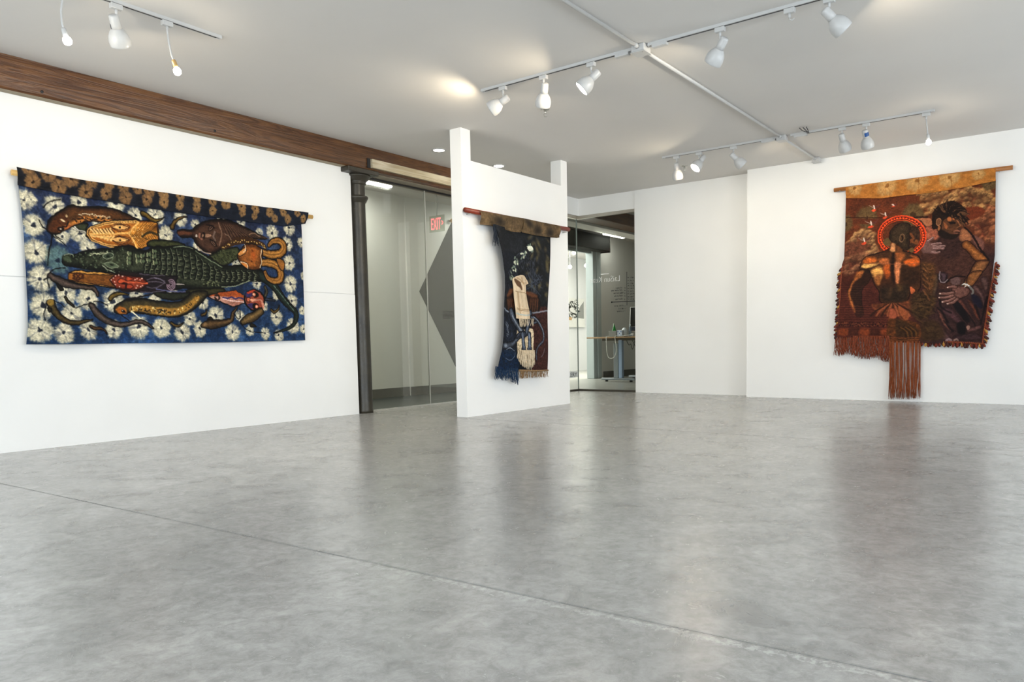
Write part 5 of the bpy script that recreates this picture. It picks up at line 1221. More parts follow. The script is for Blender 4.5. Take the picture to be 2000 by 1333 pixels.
for x0, y0, x1, y1 in ((1250,520,1235,590),(1280,530,1275,600),(1310,540,1310,610),(1335,545,1345,600),(1380,540,1400,620),(1120,560,1100,680),(1150,600,1130,690)):
    cv.line(D((x0, y0),((x0+x1)/2+6, (y0+y1)/2),(x1, y1)), (2, .8), (28, 17, 12))
cv.dot(D((1166,620))[0], 4.6, 8, (110, 72, 48), .1, ring=((170, 120, 84), .8)); cv.dot(D((1170,680))[0], 2.5, 6, (150, 96, 60), .1)
cv.poly(D((1255,578),(1285,572),(1290,605),(1262,612)), (176, 104, 58), None); cv.poly(D((1300,582),(1322,590),(1310,606)), (160, 92, 52), None); cv.poly(D((1215,620),(1250,650),(1245,690),(1225,670)), (150, 88, 50), None, soft=2)
cv.dot(D((1300,628))[0], 7, 2.6, (26, 16, 12), .15); cv.line(D((1345,600),(1372,640),(1378,658),(1350,672)), 1.3, (140, 88, 56)); cv.line(D((1320,712),(1345,704),(1370,708)), 1.6, (150, 96, 72)); cv.line(D((1318,722),(1366,718)), .9, K); cv.line(D((1310,730),(1350,728)), 1.4, (120, 74, 56))
# hand resting on the chest
cv.poly(D2((80,870),(140,780),(200,770),(260,740),(260,770),(200,800),(280,840),(300,900),(290,960),(200,985),(90,970)), (96, 66, 60), None, soft=2, lit=(124, 90, 82))
for P_ in (((230,850),(300,835),(380,832)), ((250,880),(340,878),(430,872)), ((250,915),(330,910),(415,908)), ((230,965),(300,975),(355,965)), ((170,800),(210,770),(255,745))):
    cv.line(D2(*P_), (3.3, 2.4), (116, 82, 76)); cv.line([(x, y-1.1) for x, y in D2(*P_)], .7, (190, 156, 148), .9)
# cloth over the knees
for P_, c in ((E1((180,20),(260,60),(300,200),(260,300),(200,200)), (118, 68, 38)), (E1((280,40),(420,60),(400,300),(340,420),(300,250)), (84, 64, 48)), (E1((440,20),(560,40),(540,150),(470,180)), (76, 56, 60)),
    (E1((700,450),(780,440),(900,620),(1000,800),(920,760),(800,640)), (96, 54, 44)), (E1((850,420),(960,500),(1060,700),(1080,800),(960,680)), (104, 56, 40)), (E1((930,250),(1010,220),(1120,400),(1120,600),(1050,400)), (104, 72, 66)), (E1((1050,120),(1150,90),(1190,200),(1140,330)), (92, 64, 58)),
    (E1((390,560),(440,600),(560,800),(640,950),(520,860),(430,720)), (116, 70, 56)), (E1((460,600),(600,560),(800,780),(860,850),(700,800),(560,700)), (80, 50, 52)), (E1((400,840),(520,900),(600,1040),(430,1050)), (84, 56, 56)), (E1((180,880),(380,900),(400,1020),(200,1030)), (70, 42, 28)), (E1((830,850),(900,860),(1050,820),(1080,880),(900,940),(840,920)), (96, 62, 58)), (E1((640,1000),(800,960),(960,940),(1080,1000),(1080,1060),(700,1060)), (58, 38, 40))):
    cv.poly(P_, c, None, soft=6, rim=(40, 24, 24), rimw=7, var=.35)
for P_ in (((560,780),(480,640),(400,560)), ((640,920),(500,760)), ((700,480),(900,700),(980,840)), ((640,500),(860,800)), ((980,520),(1060,760)), ((440,450),(470,560),(620,640)), ((1160,400),(1100,660),(1060,820)), ((420,60),(440,160),(530,150),(540,60))):
    cv.line(E1(*P_), (2.6, 1.2), (24, 15, 17), .8, soft=2)
cv.poly(E1((700,800),(800,780),(830,860),(820,960),(720,950)), (20, 14, 16), None, soft=6); cv.poly(E1((650,480),(740,500),(900,740),(860,780),(700,620)), (22, 15, 18), None, soft=6); cv.poly(E1((930,340),(1050,420),(1090,560),(1030,560),(930,450)), (28, 22, 36), None, soft=6)
cv.line(E1((440,10),(430,100),(460,165),(520,165),(560,130)), 1.4, (134, 116, 116)); cv.poly(E1((600,130),(700,90),(750,120),(740,200),(640,210)), (98, 72, 68), None, soft=4); cv.line(E1((540,180),(600,110),(700,80),(820,90)), 1.6, K)
cv.poly(E1((860,900),(900,870),(880,830),(840,850)), (150, 112, 98), None, soft=2); cv.line(E1((350,790),(400,840),(430,900)), 2, (150, 100, 74), .7, soft=2); cv.line(E1((540,1060),(580,1040),(610,1060)), 2.4, (130, 104, 104)); cv.line(E1((660,1060),(690,1045),(710,1060)), 2, (140, 110, 100))
# forearm, bracelet and hand
cv.poly(E1((880,60),(960,0),(1090,0),(1020,120),(930,230),(850,200)), (112, 68, 36), K, 1.1, lit=(142, 92, 52), var=.3)
cv.poly(E1((640,220),(720,225),(820,240),(900,290),(860,370),(740,420),(650,430),(600,370),(620,300)), (92, 58, 50), K, .9, lit=(116, 78, 68), var=.3)
for P_ in (((640,330),(560,345),(440,345)), ((640,375),(540,400),(430,405)), ((660,410),(580,450),(480,470)), ((700,430),(640,480),(560,500)), ((680,240),(620,235),(560,250))):
    cv.line(E1(*P_), (4.2, 3.2), K); cv.line(E1(*P_), (3.3, 2.4), (112, 74, 64)); cv.line([(x, y-.8) for x, y in E1(*P_)], .7, (164, 124, 114), .8); cv.dot(E1(P_[-1])[0], 1.6, 1.3, (216, 190, 172))
cv.line(E1((780,210),(820,195),(880,230),(940,290),(935,350)), 2., (112, 106, 100)); cv.line(E1((785,205),(825,192),(885,228)), 1.2, (222, 214, 204)); cv.line(E1((820,240),(840,220),(825,215)), 1., (210, 200, 190))
# halo
HC = [(808+214*math.cos(a), 757+178*math.sin(a)) for a in np.linspace(0, 2*PI, 49)]
cv.line(D(*HC), 5.6, (255, 92, 38), smooth=False); cv.line(D(*[(808+(x-808)*1.075, 757+(y-757)*1.075) for x, y in HC]), .9, (200, 60, 34), smooth=False); cv.line(D(*[(808+(x-808)*.915, 757+(y-757)*.915) for x, y in HC]), .9, (60, 24, 14), smooth=False); cv.line(D(*[(808+(x-808)*1.04, 757+(y-757)*1.04) for x, y in HC]), .7, (90, 30, 16), smooth=False)
for k in range(44):
    a = 2*PI*k/44; p = D((808+214*math.cos(a), 757+178*math.sin(a)))[0]; cv.dot(p, 1.8, 1.3, (70, 26, 14), a)
# figure seen from behind
cv.poly(D1((950,110),(1000,95),(1080,110),(1092,250),(1030,380),(950,410),(930,250)), (58, 38, 26), None, soft=2, var=.6, sc=5)
for P_ in (((970,180),(1010,250),(960,300)), ((1000,300),(1060,320),(1050,290))): cv.line(D1(*P_), (2, 3.4), (150, 84, 44), .7, soft=2)
cv.dot(D1((985,415))[0], 5, 5.5, (106, 82, 48)); cv.dot(D1((650,300))[0], 8, 9, (96, 76, 46)); cv.line(D1((1000,90),(1060,110),(1090,85)), 2, (50, 30, 18))
BACK = D1((310,560),(350,515),(430,480),(560,445),(680,395),(720,330),(800,330),(850,410),(980,450),(1080,495),(1105,560),(1112,700),(1110,900),(1060,1000),(1020,980),(970,920),(960,1030),(900,1130),(750,1150),(560,1125),(545,990),(480,890),(430,760),(400,690),(290,680),(290,620))
cv.poly(BACK, (72, 42, 24), K, 1.5, var=.4, sc=10)
def glow(pts, c, soft=8, a=.9, var=.35): cv.poly(pts, c, None, soft=soft, alpha=a, var=var)
glow(D1((320,570),(370,520),(470,510),(520,560),(470,590),(360,600)), (190, 98, 40)); glow(D1((300,650),(340,600),(440,600),(540,590),(480,630),(380,660)), (222, 170, 96), 5)
glow(D1((430,700),(500,650),(560,640),(600,700),(580,800),(520,850),(470,800)), (232, 166, 90), 8); glow(D1((600,640),(680,600),(700,680),(690,780),(630,800)), (190, 92, 36), 9); glow(D1((540,540),(640,520),(680,560),(650,610),(560,600)), (186, 104, 54), 7)
glow(D1((480,780),(560,760),(560,860),(530,900),(490,860)), (190, 120, 62), 6); glow(D1((720,430),(760,450),(750,600),(760,860),(720,870),(700,650)), (34, 22, 16), 7)
glow(D1((755,600),(810,560),(840,620),(825,760),(810,860),(775,860),(755,740)), (208, 128, 82), 6); glow(D1((760,450),(850,440),(900,480),(850,560),(790,560)), (164, 92, 46), 9); glow(D1((880,570),(960,530),(1080,540),(1090,600),(1010,640),(900,610)), (206, 98, 36), 7); glow(D1((980,480),(1070,510),(1080,540),(1000,520)), (170, 90, 44), 5)
glow(D1((850,640),(1000,660),(1090,700),(1080,850),(960,900),(850,850)), (52, 32, 20), 12); glow(D1((560,900),(700,880),(760,900),(900,880),(960,950),(900,1110),(750,1130),(580,1100)), (48, 34, 24), 12); glow(D1((690,920),(720,940),(700,1040),(660,1060)), (96, 64, 40), 8, .6); glow(D1((790,880),(850,900),(860,960),(800,970)), (104, 72, 40), 8, .6)
cv.poly(D1((680,240),(690,170),(740,95),(830,45),(920,40),(970,75),(955,180),(955,320),(935,400),(860,405),(800,350),(720,305),(690,270)), (46, 33, 22), K, 1.1, lit=(66, 50, 34), rimw=10, var=.55, sc=4)
glow(D1((715,320),(765,330),(770,400),(750,440),(690,420)), (206, 142, 92), 4); glow(D1((760,340),(840,380),(860,420),(780,440)), (104, 60, 32), 5); cv.dot(D1((853,250))[0], 5, 9, (84, 58, 38), .15, ring=((130, 98, 68), .8)); cv.line(D1((855,225),(865,250),(850,285)), 1.2, K)
cv.poly(D1((290,680),(390,690),(430,750),(400,850),(330,920),(305,1000),(310,1150),(330,1300),(250,1330),(200,1250),(150,1120),(115,1010),(130,930),(190,810)), (44, 27, 19), K, 1.3, var=.3)
glow(D1((240,720),(330,700),(300,780),(210,850),(160,960),(150,1040),(190,1150),(220,1260),(190,1250),(140,1110),(118,1010),(140,930),(190,820)), (196, 116, 58), 6)
for k in range(16): cv.line(D1((60, 745+k*12),(300, 742+k*12),(560, 748+k*12),(760, 744+k*12)), .5, (60, 28, 18), .55)
cv.line(D1((330,605),(560,600),(820,608),(1080,590)), .7, (150, 90, 64), .8)
for k in range(30): cv.line(D1((0, 900+k*15),(280, 897+k*15),(420, 902+k*15)), .5, (112, 58, 46) if k % 2 else (54, 24, 20), .4)
for k in range(36):
    cv.line(E((150, 440+k*7),(380, 438+k*7),(600, 442+k*7)), .6, (124, 62, 40) if k % 3 == 0 else (56, 26, 20), .45)
for k in range(5): glow(E((170+k*92, 640),(250+k*92, 630),(250+k*92, 690),(170+k*92, 690)), (126, 60, 32) if k % 2 == 0 else (70, 34, 24), 8, .8)
for k in range(120): cv.dot(E((cv.rng.uniform(160, 600), 595+cv.rng.uniform(-18, 18)))[0], 1.8, 1.1, (40, 20, 16) if k % 2 else (112, 60, 40), cv.rng.uniform(0, 3))
# gathered cloth at the waist and skirt
cv.poly(E((450,430),(520,415),(620,410),(720,405),(790,385),(800,440),(790,500),(740,560),(680,530),(650,550),(605,550),(600,510),(520,500)), (104, 56, 34), None, var=.4, soft=3)
for k in range(9): cv.line(E((640+(k-4)*8, 415),(640+(k-4)*34, 470),(640+(k-4)*48, 520)), (1.2, 2.4), (158, 88, 56) if k % 2 else (46, 26, 18), .85, soft=2)
cv.poly(E((610,455),(660,470),(680,520),(650,552),(605,548)), (160, 84, 56), None, soft=2, rim=(112, 58, 38)); cv.poly(E((690,430),(780,520),(750,560),(700,500)), (150, 82, 48), None, soft=3)
cv.poly(E((790,270),(835,300),(800,330)), (206, 106, 60), None)
glow(E((800,340),(900,310),(1000,340),(1010,430),(960,520),(880,560),(800,500)), (66, 46, 28), 12, .9, .7); glow(E((880,60),(1010,80),(1000,300),(930,320),(890,200)), (90, 58, 32), 10, .7, .8); glow(E((885,580),(1010,560),(1080,640),(1080,720),(890,730)), (62, 42, 26), 12)
for k in range(26):
    x, y = cv.rng.uniform(790, 990), cv.rng.uniform(330, 640); cv.line(E((x, y),(x+cv.rng.uniform(20, 70), y+cv.rng.uniform(-30, 40))), 1.6, (98, 70, 38) if k % 2 else (34, 24, 16), .5, soft=2)
for k in range(10):
    y = 80+k*24; cv.line(E((900, y),(930+10*(k % 3), y+40),(960, y+90)), 1.5, (140, 88, 52) if k % 2 else (44, 28, 18), .6, soft=2)
glow(E((600,560),(660,550),(760,560),(870,600),(860,740),(610,745)), (92, 52, 26), 3, 1, .5); cv.poly(E((665,560),(720,560),(860,640),(850,700),(780,735),(680,735)), (62, 40, 22), None, soft=6, var=.4)
for k in range(6): cv.line(E((690+k*20, 620),(740+k*20, 660),(760+k*16, 720)), 1.4, (120, 76, 34) if k % 2 else (40, 26, 14), .6, soft=2)
for k in range(5): cv.line(E((612, 702+k*9),(730, 706+k*9),(866, 700+k*9)), .7, (140, 76, 40) if k % 2 else (66, 34, 20), .8)

cv.finish(1.0, .17, 1.1)
RX = lambda c, px_, py_: (lambda q: (c.lo[0]+q[0]/c.n, c.hi[1]-q[1]/c.n))(c.px([(px_, py_)])[0])
rt = thing('tapestry', (-1.7, YB-.03, 2.6), 'red brown fringed tapestry painted with two people, one with an orange halo', 'tapestry')
a, b = RX(cv, 1629, 371.5), RX(cv, 1978, 327)
obj('rod', G().tube([(a[0], YB-.045, a[1]), (b[0], YB-.045, b[1])], .024, 16), ROD_TAN, rt)
for q in ((1641, 374), (1953, 336)):
    p = RX(cv, *q); obj('nail', G().lathe([(.0, 0), (.008, 0), (.006, .008), (.0, .01)], 10, Matrix.Translation((p[0], YB-.068, p[1])) @ Matrix.Rotation(PI/2, 4, 'X')), CHROME, rt)
lz = [RX(cv, *p) for p in ((1652, 384), (1651, 450), (1649, 505), (1645, 517), (1641, 560), (1638, 600), (1634, 659))]
rz = [RX(cv, *p) for p in ((1945, 350), (1944, 420), (1943, 500), (1941, 515), (1934, 570), (1928, 620), (1922, 675))]
bz = [RX(cv, *p) for p in ((1634, 659), (1700, 660), (1736, 662), (1738, 669), (1797, 670), (1799, 670), (1860, 673), (1923, 675))]
tz = [RX(cv, *p) for p in ((1652, 384), (1720, 384), (1780, 377), (1850, 368), (1945, 350))]
cloth('cloth', rt, cv, e_(*lz), e_(*rz), tz, bz, (560, 640), lambda u, z, s, t: .012*np.sin(s*9+t*2)*t+.012*t+.006*np.sin(s*21)*t*t, PAINTED)
hv = Canvas(1, YB-.078, (-2.72, 2.3), (-.78, 2.7), 290, 4)
hv.c[:] = np.array((170, 106, 44), np.float32)*(.75+.5*hv.noise(16, 8, 4, .65)[..., None])
for x, y, r in ((350,290,80),(660,270,105),(960,210,110),(1270,180,100),(1560,150,60)):
    hv.flower(D((x, y))[0], r/5*1.75, (214, 168, 106), (150, 92, 40), .8, .95)
for x in (970, 1290): hv.line(D((x, 190),(x+4, 320)), .8, (120, 70, 28), .7)
hv.finish(1, .12, 1.)
ht = [RX(hv, *p) for p in ((1652, 366), (1720, 356), (1800, 347), (1870, 338), (1945, 328.5))]; hb = [RX(hv, *p) for p in ((1652, 387), (1720, 387.5), (1770, 381), (1820, 376.5), (1880, 366.5), (1945, 353))]
hl = [RX(hv, 1652, 366), RX(hv, 1652, 388)]; hr = [RX(hv, 1945, 328), RX(hv, 1944.5, 354)]
cloth('header', rt, hv, e_(*hl), e_(*hr), ht, hb, (560, 60), lambda u, z, s, t: .004*np.sin(s*40)*(1-t)+.014*np.sin(np.clip(t*1.2, 0, 1)*PI)-.008*t, PAINTED, label='tan header of the tapestry folded over its rod')
YARN_R = flat('rust yarn', srgb(124, 56, 30), .9, var=.35, scale=60); YARN_D = flat('dark red yarn', srgb(104, 36, 22), .9, var=.3, scale=60); YARN_G = flat('gold yarn', srgb(166, 118, 50), .9, var=.3, scale=60); YARN_O = flat('orange brown yarn', srgb(138, 70, 34), .9, var=.3, scale=60); YARN_K = flat('near black yarn', srgb(58, 22, 16), .9, var=.3, scale=60)
def EX(x, y): p = E((x, y))[0]; return RX(cv, *p)
rr = random.Random(8); st = []
for k in range(190):
    x = rr.uniform(135, 606); bot = np.interp(x, [135, 180, 250, 340, 430, 500, 545, 606], [880, 870, 850, 885, 905, 870, 915, 928])
    q0, q1 = EX(x, 694), EX(x+rr.uniform(-14, 14), bot+rr.uniform(-26, 4)); st.append((*q0, *q1))
fringe('fringe', rt, 1, YB-.045, st, YARN_R, 3, .0038, .030, .014, 'tangled rust fringe along the lower left hem')
st = []
for k in range(120):
    x = rr.uniform(612, 874)
    if rr.random() < .6: x = 612+round((x-612)/33)*33+rr.uniform(-8, 8)
    q0, q1 = EX(x, 742), EX(x+rr.uniform(-8, 8), 1240+rr.uniform(-22, 8)); st.append((*q0, *q1))
fringe('fringe', rt, 1, YB-.05, st, YARN_O, 4, .0030, .014, .018, 'long orange brown fringe hanging almost to the floor')
TASSEL = G().lathe([(.0, .006), (.005, .004), (.004, -.004), (.0095, -.014), (.013, -.027), (.0115, -.034), (.009, -.044), (.0, -.050)], 7).mesh('tassel')
TM = {}
for nm, mt in (('r', YARN_D), ('k', YARN_K), ('g', YARN_G)):
    me = TASSEL.copy(); fix_normals(me); me.materials.append(mt); TM[nm] = me
def tassels(P, n, ang, seq):
    Q = np.array([EX(*p) for p in P]); Q = Canvas.curve(Q, False, 12); seg = np.r_[0, np.cumsum(np.hypot(*(Q[1:]-Q[:-1]).T))]
    for i in range(n):
        q = (i+.5)/n*seg[-1]; x, z = np.interp(q, seg, Q[:, 0]), np.interp(q, seg, Q[:, 1])
        o = bpy.data.objects.new('tassel', TM[seq[i % len(seq)]]); COL.objects.link(o); o.parent = rt
        o.location = Vector((x, YB-.055-(i % 2)*.012, z))-rt.location; o.rotation_euler = (0, ang*.8+.25*math.sin(i*2.4), 0); s_ = 1.12+.2*math.sin(i*5.1); o.scale = (s_, s_, s_)
    for ph in (0, PI):
        B_ = [(x+.009*math.sin(k*1.7+ph), YB-.062+.005*math.cos(k*1.7+ph), z+.008*math.sin(k*1.7+ph)) for k, (x, z) in enumerate(Canvas.curve(Q[::6], False, 10))]
        obj('braid', G().tube(B_, .0065, 6), YARN_R, rt)
tassels([(205,95),(190,180),(185,300),(178,420),(170,540),(160,690)], 42, .95, 'rkrgk')
tassels([(1535,60),(1518,160),(1490,300),(1468,430),(1450,560),(1432,660),(1420,765)], 46, -.95, 'rkgkr')
tassels([(880,746),(1000,747),(1150,750),(1300,757),(1430,766)], 36, 0, 'krkgr')
# ------------------------------------------------------------------ the dark narrow tapestry on the partition
F, F1 = Zm(880, 380, 3.3333), Zm(950, 460, 4.4433)
cv = Canvas(0, XP+.075, (6.0, .25), (7.95, 2.30), 300, 14)
nA, nB = cv.noise(40, 30, 4, .6)[..., None], cv.noise(7, 6, 3, .7)[..., None]
cv.c[:] = np.array((30, 32, 36), np.float32)*(.5+1.0*nA)*(.7+.6*nB)
def glow(pts, c, soft=8, a=.9, var=.35, sc=7): cv.poly(pts, c, None, soft=soft, alpha=a, var=var, sc=sc)
K = (14, 14, 18)
glow(F((315,380),(420,400),(420,560),(330,740),(320,600)), (26, 29, 37), 14)
for k in range(60):
    x, y = cv.rng.uniform(500, 645), cv.rng.uniform(270, 740); cv.dot(F((x, y))[0], cv.rng.uniform(7, 24), cv.rng.uniform(4, 11), (98, 88, 60) if k % 2 else (26, 26, 28), cv.rng.uniform(0, 3), .6, 7)
for k in range(120):
    t = cv.rng.rand(); x = 380+t*160+cv.rng.uniform(-35, 35); y = 560-math.sin(t*2.6)*180+cv.rng.uniform(-40, 60); cv.line(F((x, y),(x+cv.rng.uniform(-22, 22), y+cv.rng.uniform(10, 45))), 1.8, (70, 76, 88) if k % 2 else (20, 20, 26), .55)
for x, y, n in ((515,352,10), (472,395,10), (422,435,10), (410,490,8), (395,530,5)):
    for k in range(n): cv.dot(F((x+cv.rng.uniform(-16, 16), y+cv.rng.uniform(-22, 22)))[0], cv.rng.uniform(4, 9), cv.rng.uniform(2, 4.), (196, 200, 176) if k % 2 else (120, 132, 118), cv.rng.uniform(0, 3), .85)
cv.dot(F((516,352))[0], 17, 9, (226, 226, 206)); 
for k in range(26): cv.line(F((520+cv.rng.uniform(-30, 60), 480+cv.rng.uniform(0, 160)),(540+cv.rng.uniform(-30, 60), 510+cv.rng.uniform(0, 170))), 1.6, (78, 86, 102), .45)
# lower field: blue at the left, maroon at the right
glow(F((335,745),(430,770),(470,900),(430,1060),(436,1220),(285,1220),(300,1080),(325,950)), (19, 23, 33), 5, 1, .8)
glow(F((300,1030),(430,1040),(437,1230),(280,1230)), (12, 32, 56), 14, .9, .8)
glow(F((520,780),(640,755),(640,1150),(530,1150),(530,900)), (58, 31, 27), 5, 1, .6)
for k in range(50): cv.line(F((cv.rng.uniform(320, 420), cv.rng.uniform(760, 1050)),(cv.rng.uniform(320, 420), cv.rng.uniform(800, 1080))), .7, (70, 84, 110), .3)
for k in range(14): cv.line(F((355+cv.rng.uniform(-12, 14), 830+k*7),(362+cv.rng.uniform(-10, 10), 850+k*6)), 1., (150, 158, 170), .7)
# arms of the seated figure
BR, BL = (62, 36, 23), (112, 68, 42)
for P_ in (((348,735),(350,690),(358,650),(378,622),(400,614),(414,640),(420,700),(428,735),(412,764),(380,762)), ((488,700),(482,640),(488,612),(508,636),(540,650),(566,656),(582,690),(584,740),(562,768),(520,772),(498,750))):
    cv.poly(F(*P_), (46, 27, 19), K, 1.2, rim=(24, 15, 12), rimw=14, var=.6, sc=8)
for P_ in (((362,660),(384,632),(404,622)), ((500,640),(530,652),(562,664))): cv.line(F(*P_), (5, 9, 5), (124, 76, 48), .75, soft=7)
for x in (368, 380, 393, 407):
    cv.line(F((x-4, 690),(x+2, 720),(x+6, 754)), (5, 4, 2.4), (112, 70, 45), .6, soft=5); cv.line(F((x+6, 700),(x+11, 752)), 1.2, K, .7)
for x in (524, 538, 552, 566):
    cv.line(F((x+3, 688),(x+2, 722),(x-2, 760)), (5, 4, 2.4), (106, 66, 43), .6, soft=5); cv.line(F((x+9, 700),(x+5, 762)), 1.2, K, .7)
glow(F((430,680),(490,680),(520,770),(420,770)), (22, 22, 28), 8)
for P_ in (((338,742),(350,755),(380,768),(408,764)), ((515,770),(545,772),(600,762),(634,756))): cv.line(F(*P_), 2.4, (170, 180, 194), .8, soft=4)
glow(F((436,862),(480,880),(536,880),(536,1000),(540,1095),(500,1125),(450,1095),(432,1010)), (204, 186, 156), 2, 1, .4)
for k in range(40):
    x = cv.rng.uniform(438, 532); cv.line(F((x, 880),(x+cv.rng.uniform(-5, 5), 980),(x+cv.rng.uniform(-8, 8), 1060)), .7, (160, 138, 106) if k % 2 else (232, 216, 186), .7)
# grey blue legs and tied fish
cv.tube(F((392,770),(410,810),(440,860),(478,905)), (16, 14, 12, 9), (44, 50, 62), (104, 113, 128), (32, 36, 46), K, var=.5, sc=9); cv.tube(F((520,775),(512,830),(500,880),(492,910)), (13, 12, 10, 8), (38, 42, 54), (96, 105, 120), (28, 32, 42), K, var=.5, sc=9)
cv.line(F((400,790),(430,840),(466,890)), 3, (190, 198, 208), .6, soft=4)
cv.tube(F((332,985),(370,985),(410,965),(440,930),(470,905)), (11, 12, 9, 8, 8), (36, 40, 50), (84, 92, 106), (28, 30, 38), K, 1.2, var=.5, sc=9); cv.dot(F((345,985))[0], 9, 7, (132, 140, 150), 0, .6, 4); cv.line(F((352,1010),(380,1000),(410,1020)), 1.1, (140, 150, 166)); cv.line(F((345,1065),(380,1080),(410,1060),(418,1030)), 1., (104, 118, 140))
cv.tube(F((430,930),(455,905),(485,905),(480,925),(450,930)), (5, 6, 6, 5, 3), K, (70, 76, 92), (26, 28, 36), K)
for P_ in (((470,910),(474,960),(478,1003)), ((512,910),(514,960),(512,1010))): cv.tube(F(*P_), (9, 8, 9), (40, 44, 56), (118, 128, 146), (50, 56, 70), K)
for x in (464, 474, 486, 502, 513, 524): cv.dot(F((x, 1006))[0], 2.6, 3.4, (92, 100, 116), 0, ring=(K, .8))
for P_ in (((520,810),(548,800),(560,830),(530,840)), ((530,800),(560,815),(580,850),(600,900),(598,950),(565,990),(552,1030),(555,1080))): cv.tube(F(*P_), (6, 5.5, 5, 3), (36, 38, 48), (90, 96, 110), (30, 32, 40), K)
cv.line(F((540,795),(575,830),(598,890),(602,930)), .9, (176, 184, 196), .8); cv.line(F((585,1060),(600,1030),(606,1000)), 1, (120, 120, 130))
for k in range(30): cv.line(F((540+cv.rng.uniform(0, 90), 860+cv.rng.uniform(0, 260)),(544+cv.rng.uniform(0, 90), 880+cv.rng.uniform(0, 270))), .6, (96, 54, 44), .35)

cv.finish(1., .17, 1.08)
RY = lambda c, px_, py_: (lambda q: (c.lo[0]+q[0]/c.n, c.hi[1]-q[1]/c.n))(c.px([(px_, py_)])[0])
FY = lambda *q: RY(cv, *F(q)[0])
ct = thing('tapestry', (XP+.05, 6.97, 2.18), 'narrow dark tapestry with a real cream cloth sewn on, hung on the partition', 'tapestry')
rv = Canvas(0, XP+.05, (5.9, 2), (8.1, 2.4), 40)
a, b = RY(rv, 908, 410), RY(rv, 1110.5, 448.5)
obj('rod', G().tube([(XP+.05, a[0], a[1]), (XP+.05, b[0], b[1])], .026, 12), ROD_RED, ct)
for yy in (a[0]+.08, b[0]-.06): obj('peg', G().tube([(XP+.001, yy, a[1]-.03), (XP+.06, yy, a[1]-.03)], .006, 8), CHROME, ct)
lz = [FY(*p) for p in ((262,195),(285,260),(312,380),(335,520),(340,600),(336,740),(330,900),(318,1010),(300,1090),(288,1195))]
rz = [FY(*p) for p in ((650,270),(646,400),(641,560),(634,760),(631,950),(628,1143))]
tz = [FY(262,195), FY(460,240), FY(650,270)]; bz = [FY(288,1190), FY(436,1200), FY(440,1140), FY(628,1143)]
bz = [FY(286,1130), FY(434,1150), FY(440,1142), FY(628,1146)]
cloth('cloth', ct, cv, e_(*lz), e_(*rz), tz, bz, (330, 560), lambda u, z, s, t: .010*np.sin(s*8+1)*t+.008*np.sin(t*9)+.05*(1-s)**6*(.4+.6*(1-t)), PAINTED)
hv = Canvas(0, XP+.085, (6.0, 1.9), (8.0, 2.35), 300, 6)
hv.c[:] = np.array((92, 74, 52), np.float32)*(.55+.9*hv.noise(34, 24, 4, .6)[..., None])*(.8+.4*hv.noise(5, 5, 2)[..., None])
HF = lambda *q: RY(hv, *F(q)[0])
for x, y in ((315,175),(500,190),(560,235),(640,250)): hv.dot(F((x, y))[0], 26, 15, (44, 38, 32), .3, .55, 9)
for nm, tl, tr, bl, br in (('header', ((190,107),(330,132),(472,156)), None, ((193,196),(262,203),(330,222),(400,243),(455,247),(470,236)), None), ('header', ((464,155),(580,180),(706,206)), None, ((462,248),(520,262),(600,274),(690,284),(704,281)), None)):
    ht = [HF(*p) for p in tl]; hb = [HF(*p) for p in bl]
    cloth(nm, ct, hv, e_(ht[0], hb[0]), e_(ht[-1], hb[-1]), ht, hb, (170, 60), (lambda k: lambda u, z, s, t: .022*np.sin(np.clip(t*1.1+.1, 0, 1)*PI)+k+.005*np.sin(s*13)*t)(0. if tl[0][0] < 300 else .008), PAINTED)
# cream cloth sewn on as a hooded figure
cc = Canvas(0, XP+.10, (6.3, .9), (7.5, 1.8), 300, 16)
cc.c[:] = np.array((208, 186, 156), np.float32)*(.86+.28*cc.noise(20, 30, 4, .6)[..., None])
CF = lambda *q: RY(cc, *F(q)[0])
for P_ in (((412,555),(430,575),(445,610),(440,600)), ((425,545),(450,570),(470,600)), ((450,545),(470,640),(480,740)), ((430,640),(440,720),(450,790)), ((480,560),(490,640),(505,740))): cc.line(F(*P_), (2.4, 1.2), (150, 120, 86), .7, soft=3)
cc.poly(F((410,548),(430,560),(448,590),(452,625),(430,600),(412,570)), (96, 70, 50), None, soft=2)
for P_ in (((415,630),(450,640),(500,650)), ((425,740),(470,752),(516,750)), ((426,748),(470,760),(516,758))): cc.line(F(*P_), .8, (120, 96, 66))
cc.line(F((425,775),(470,788),(518,784)), 2.4, (170, 176, 172)); 
for k in range(12): cc.dot(F((470+cc.rng.uniform(-20, 20), 740+cc.rng.uniform(-60, 40)))[0], 1.3, 1, (160, 110, 60), 0, .7)
lz = [CF(*p) for p in ((404,545),(404,570),(408,600),(412,680),(420,760),(424,808))]; rz = [CF(*p) for p in ((470,528),(500,560),(510,580),(492,592),(494,640),(505,700),(516,760),(518,812))]
cloth('cream_cloth', ct, cc, e_(*lz), e_(*rz), [CF(404,548), CF(420,534), CF(440,525), CF(465,527), CF(485,542)], [CF(424,808), CF(470,814), CF(518,811)], (110, 240), lambda u, z, s, t: .035*np.sin(s*PI)+.012*np.sin(s*11+t*2)*t+.006*np.sin(s*23), PAINTED, label='cream cloth sewn on like a hooded figure')
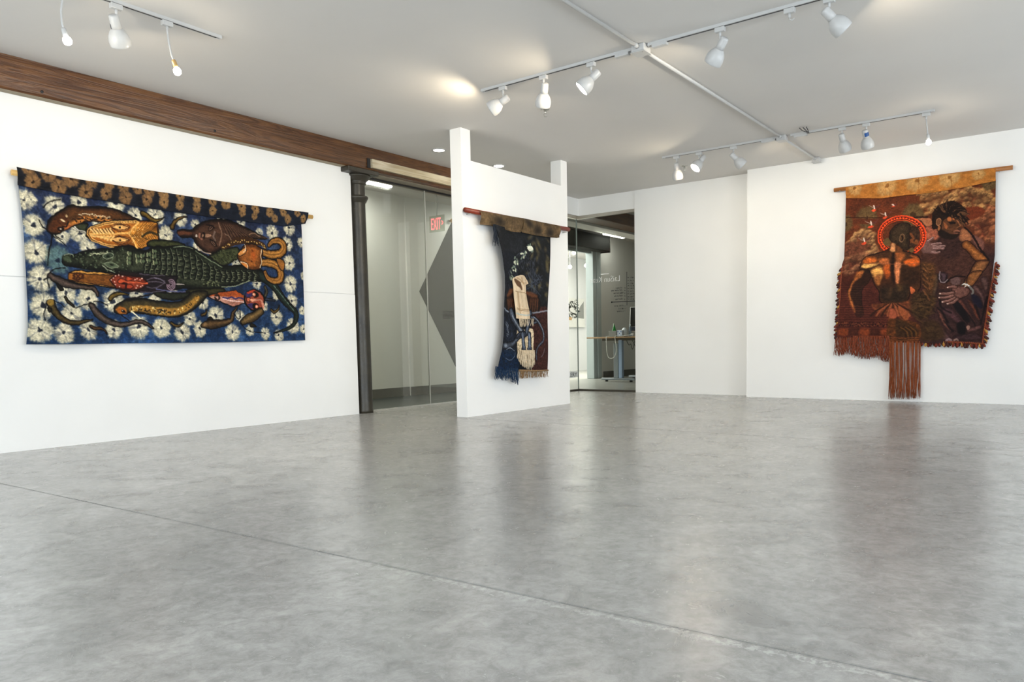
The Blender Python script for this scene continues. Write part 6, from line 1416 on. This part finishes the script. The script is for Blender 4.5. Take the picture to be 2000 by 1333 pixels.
CREAMY = flat('cream yarn', srgb(214, 196, 168), .9, var=.2, scale=60); BLUEY = flat('blue yarn', srgb(17, 46, 76), .9, var=.4, scale=60); TANY = flat('tan yarn', srgb(138, 108, 74), .9, var=.25, scale=60); INKY = flat('ink blue yarn', srgb(26, 34, 46), .9, var=.3, scale=60)
rr = random.Random(12)
def strands(n, x0, x1, ytop, ybot, dx=6, jit=14, q=None):
    out = []
    for k in range(n):
        t = rr.random(); x = x0+(x1-x0)*t; y0 = ytop(x) if callable(ytop) else ytop; y1 = (ybot(x) if callable(ybot) else ybot)+rr.uniform(-jit, jit*.4)
        out.append((*FY(x, y0), *FY(x+rr.uniform(-dx, dx), y1)))
    return out
fringe('cream_fringe', ct, 0, XP+.075, strands(34, 428, 516, lambda x: 808+(x-428)*.02, 862, 5, 10), CREAMY, 2, .0022, .006, .05, 'knotted cream fringe below the sewn on cloth')
fringe('cream_fringe', ct, 0, XP+.075, strands(70, 434, 538, lambda x: 1014, lambda x: np.interp(x, [434, 480, 510, 540], [1090, 1130, 1140, 1105]), 12, 30), CREAMY, 5, .0040, .016, .022, 'loose cream threads at the foot of the painting')
fringe('blue_fringe', ct, 0, XP+.07, strands(120, 288, 436, lambda x: 1120+(x-288)*.1, lambda x: np.interp(x, [288, 330, 380, 420, 437], [1205, 1200, 1210, 1225, 1238]), 6, 30), BLUEY, 7, .0036, .014, .012, 'blue thread fringe at the lower left')
fringe('tan_fringe', ct, 0, XP+.07, strands(90, 442, 628, lambda x: 1142+(x-442)*.01, lambda x: 1200-(x-442)*.05, 2, 8), TANY, 8, .0030, .004, .012, 'short tan fringe along the lower right hem')
obj('hem', G().tube([(XP+.085, *FY(442, 1146)), (XP+.088, *FY(540, 1150)), (XP+.085, *FY(630, 1146))], .010, 8), TANY, ct)
fringe('side_threads', ct, 0, XP+.085, [(*FY(rr.uniform(256, 280), rr.uniform(196, 215)), *FY(rr.uniform(262, 300), rr.uniform(270, 345))) for k in range(34)], INKY, 9, .0035, .012, .03, 'dark loose threads at the upper left edge')
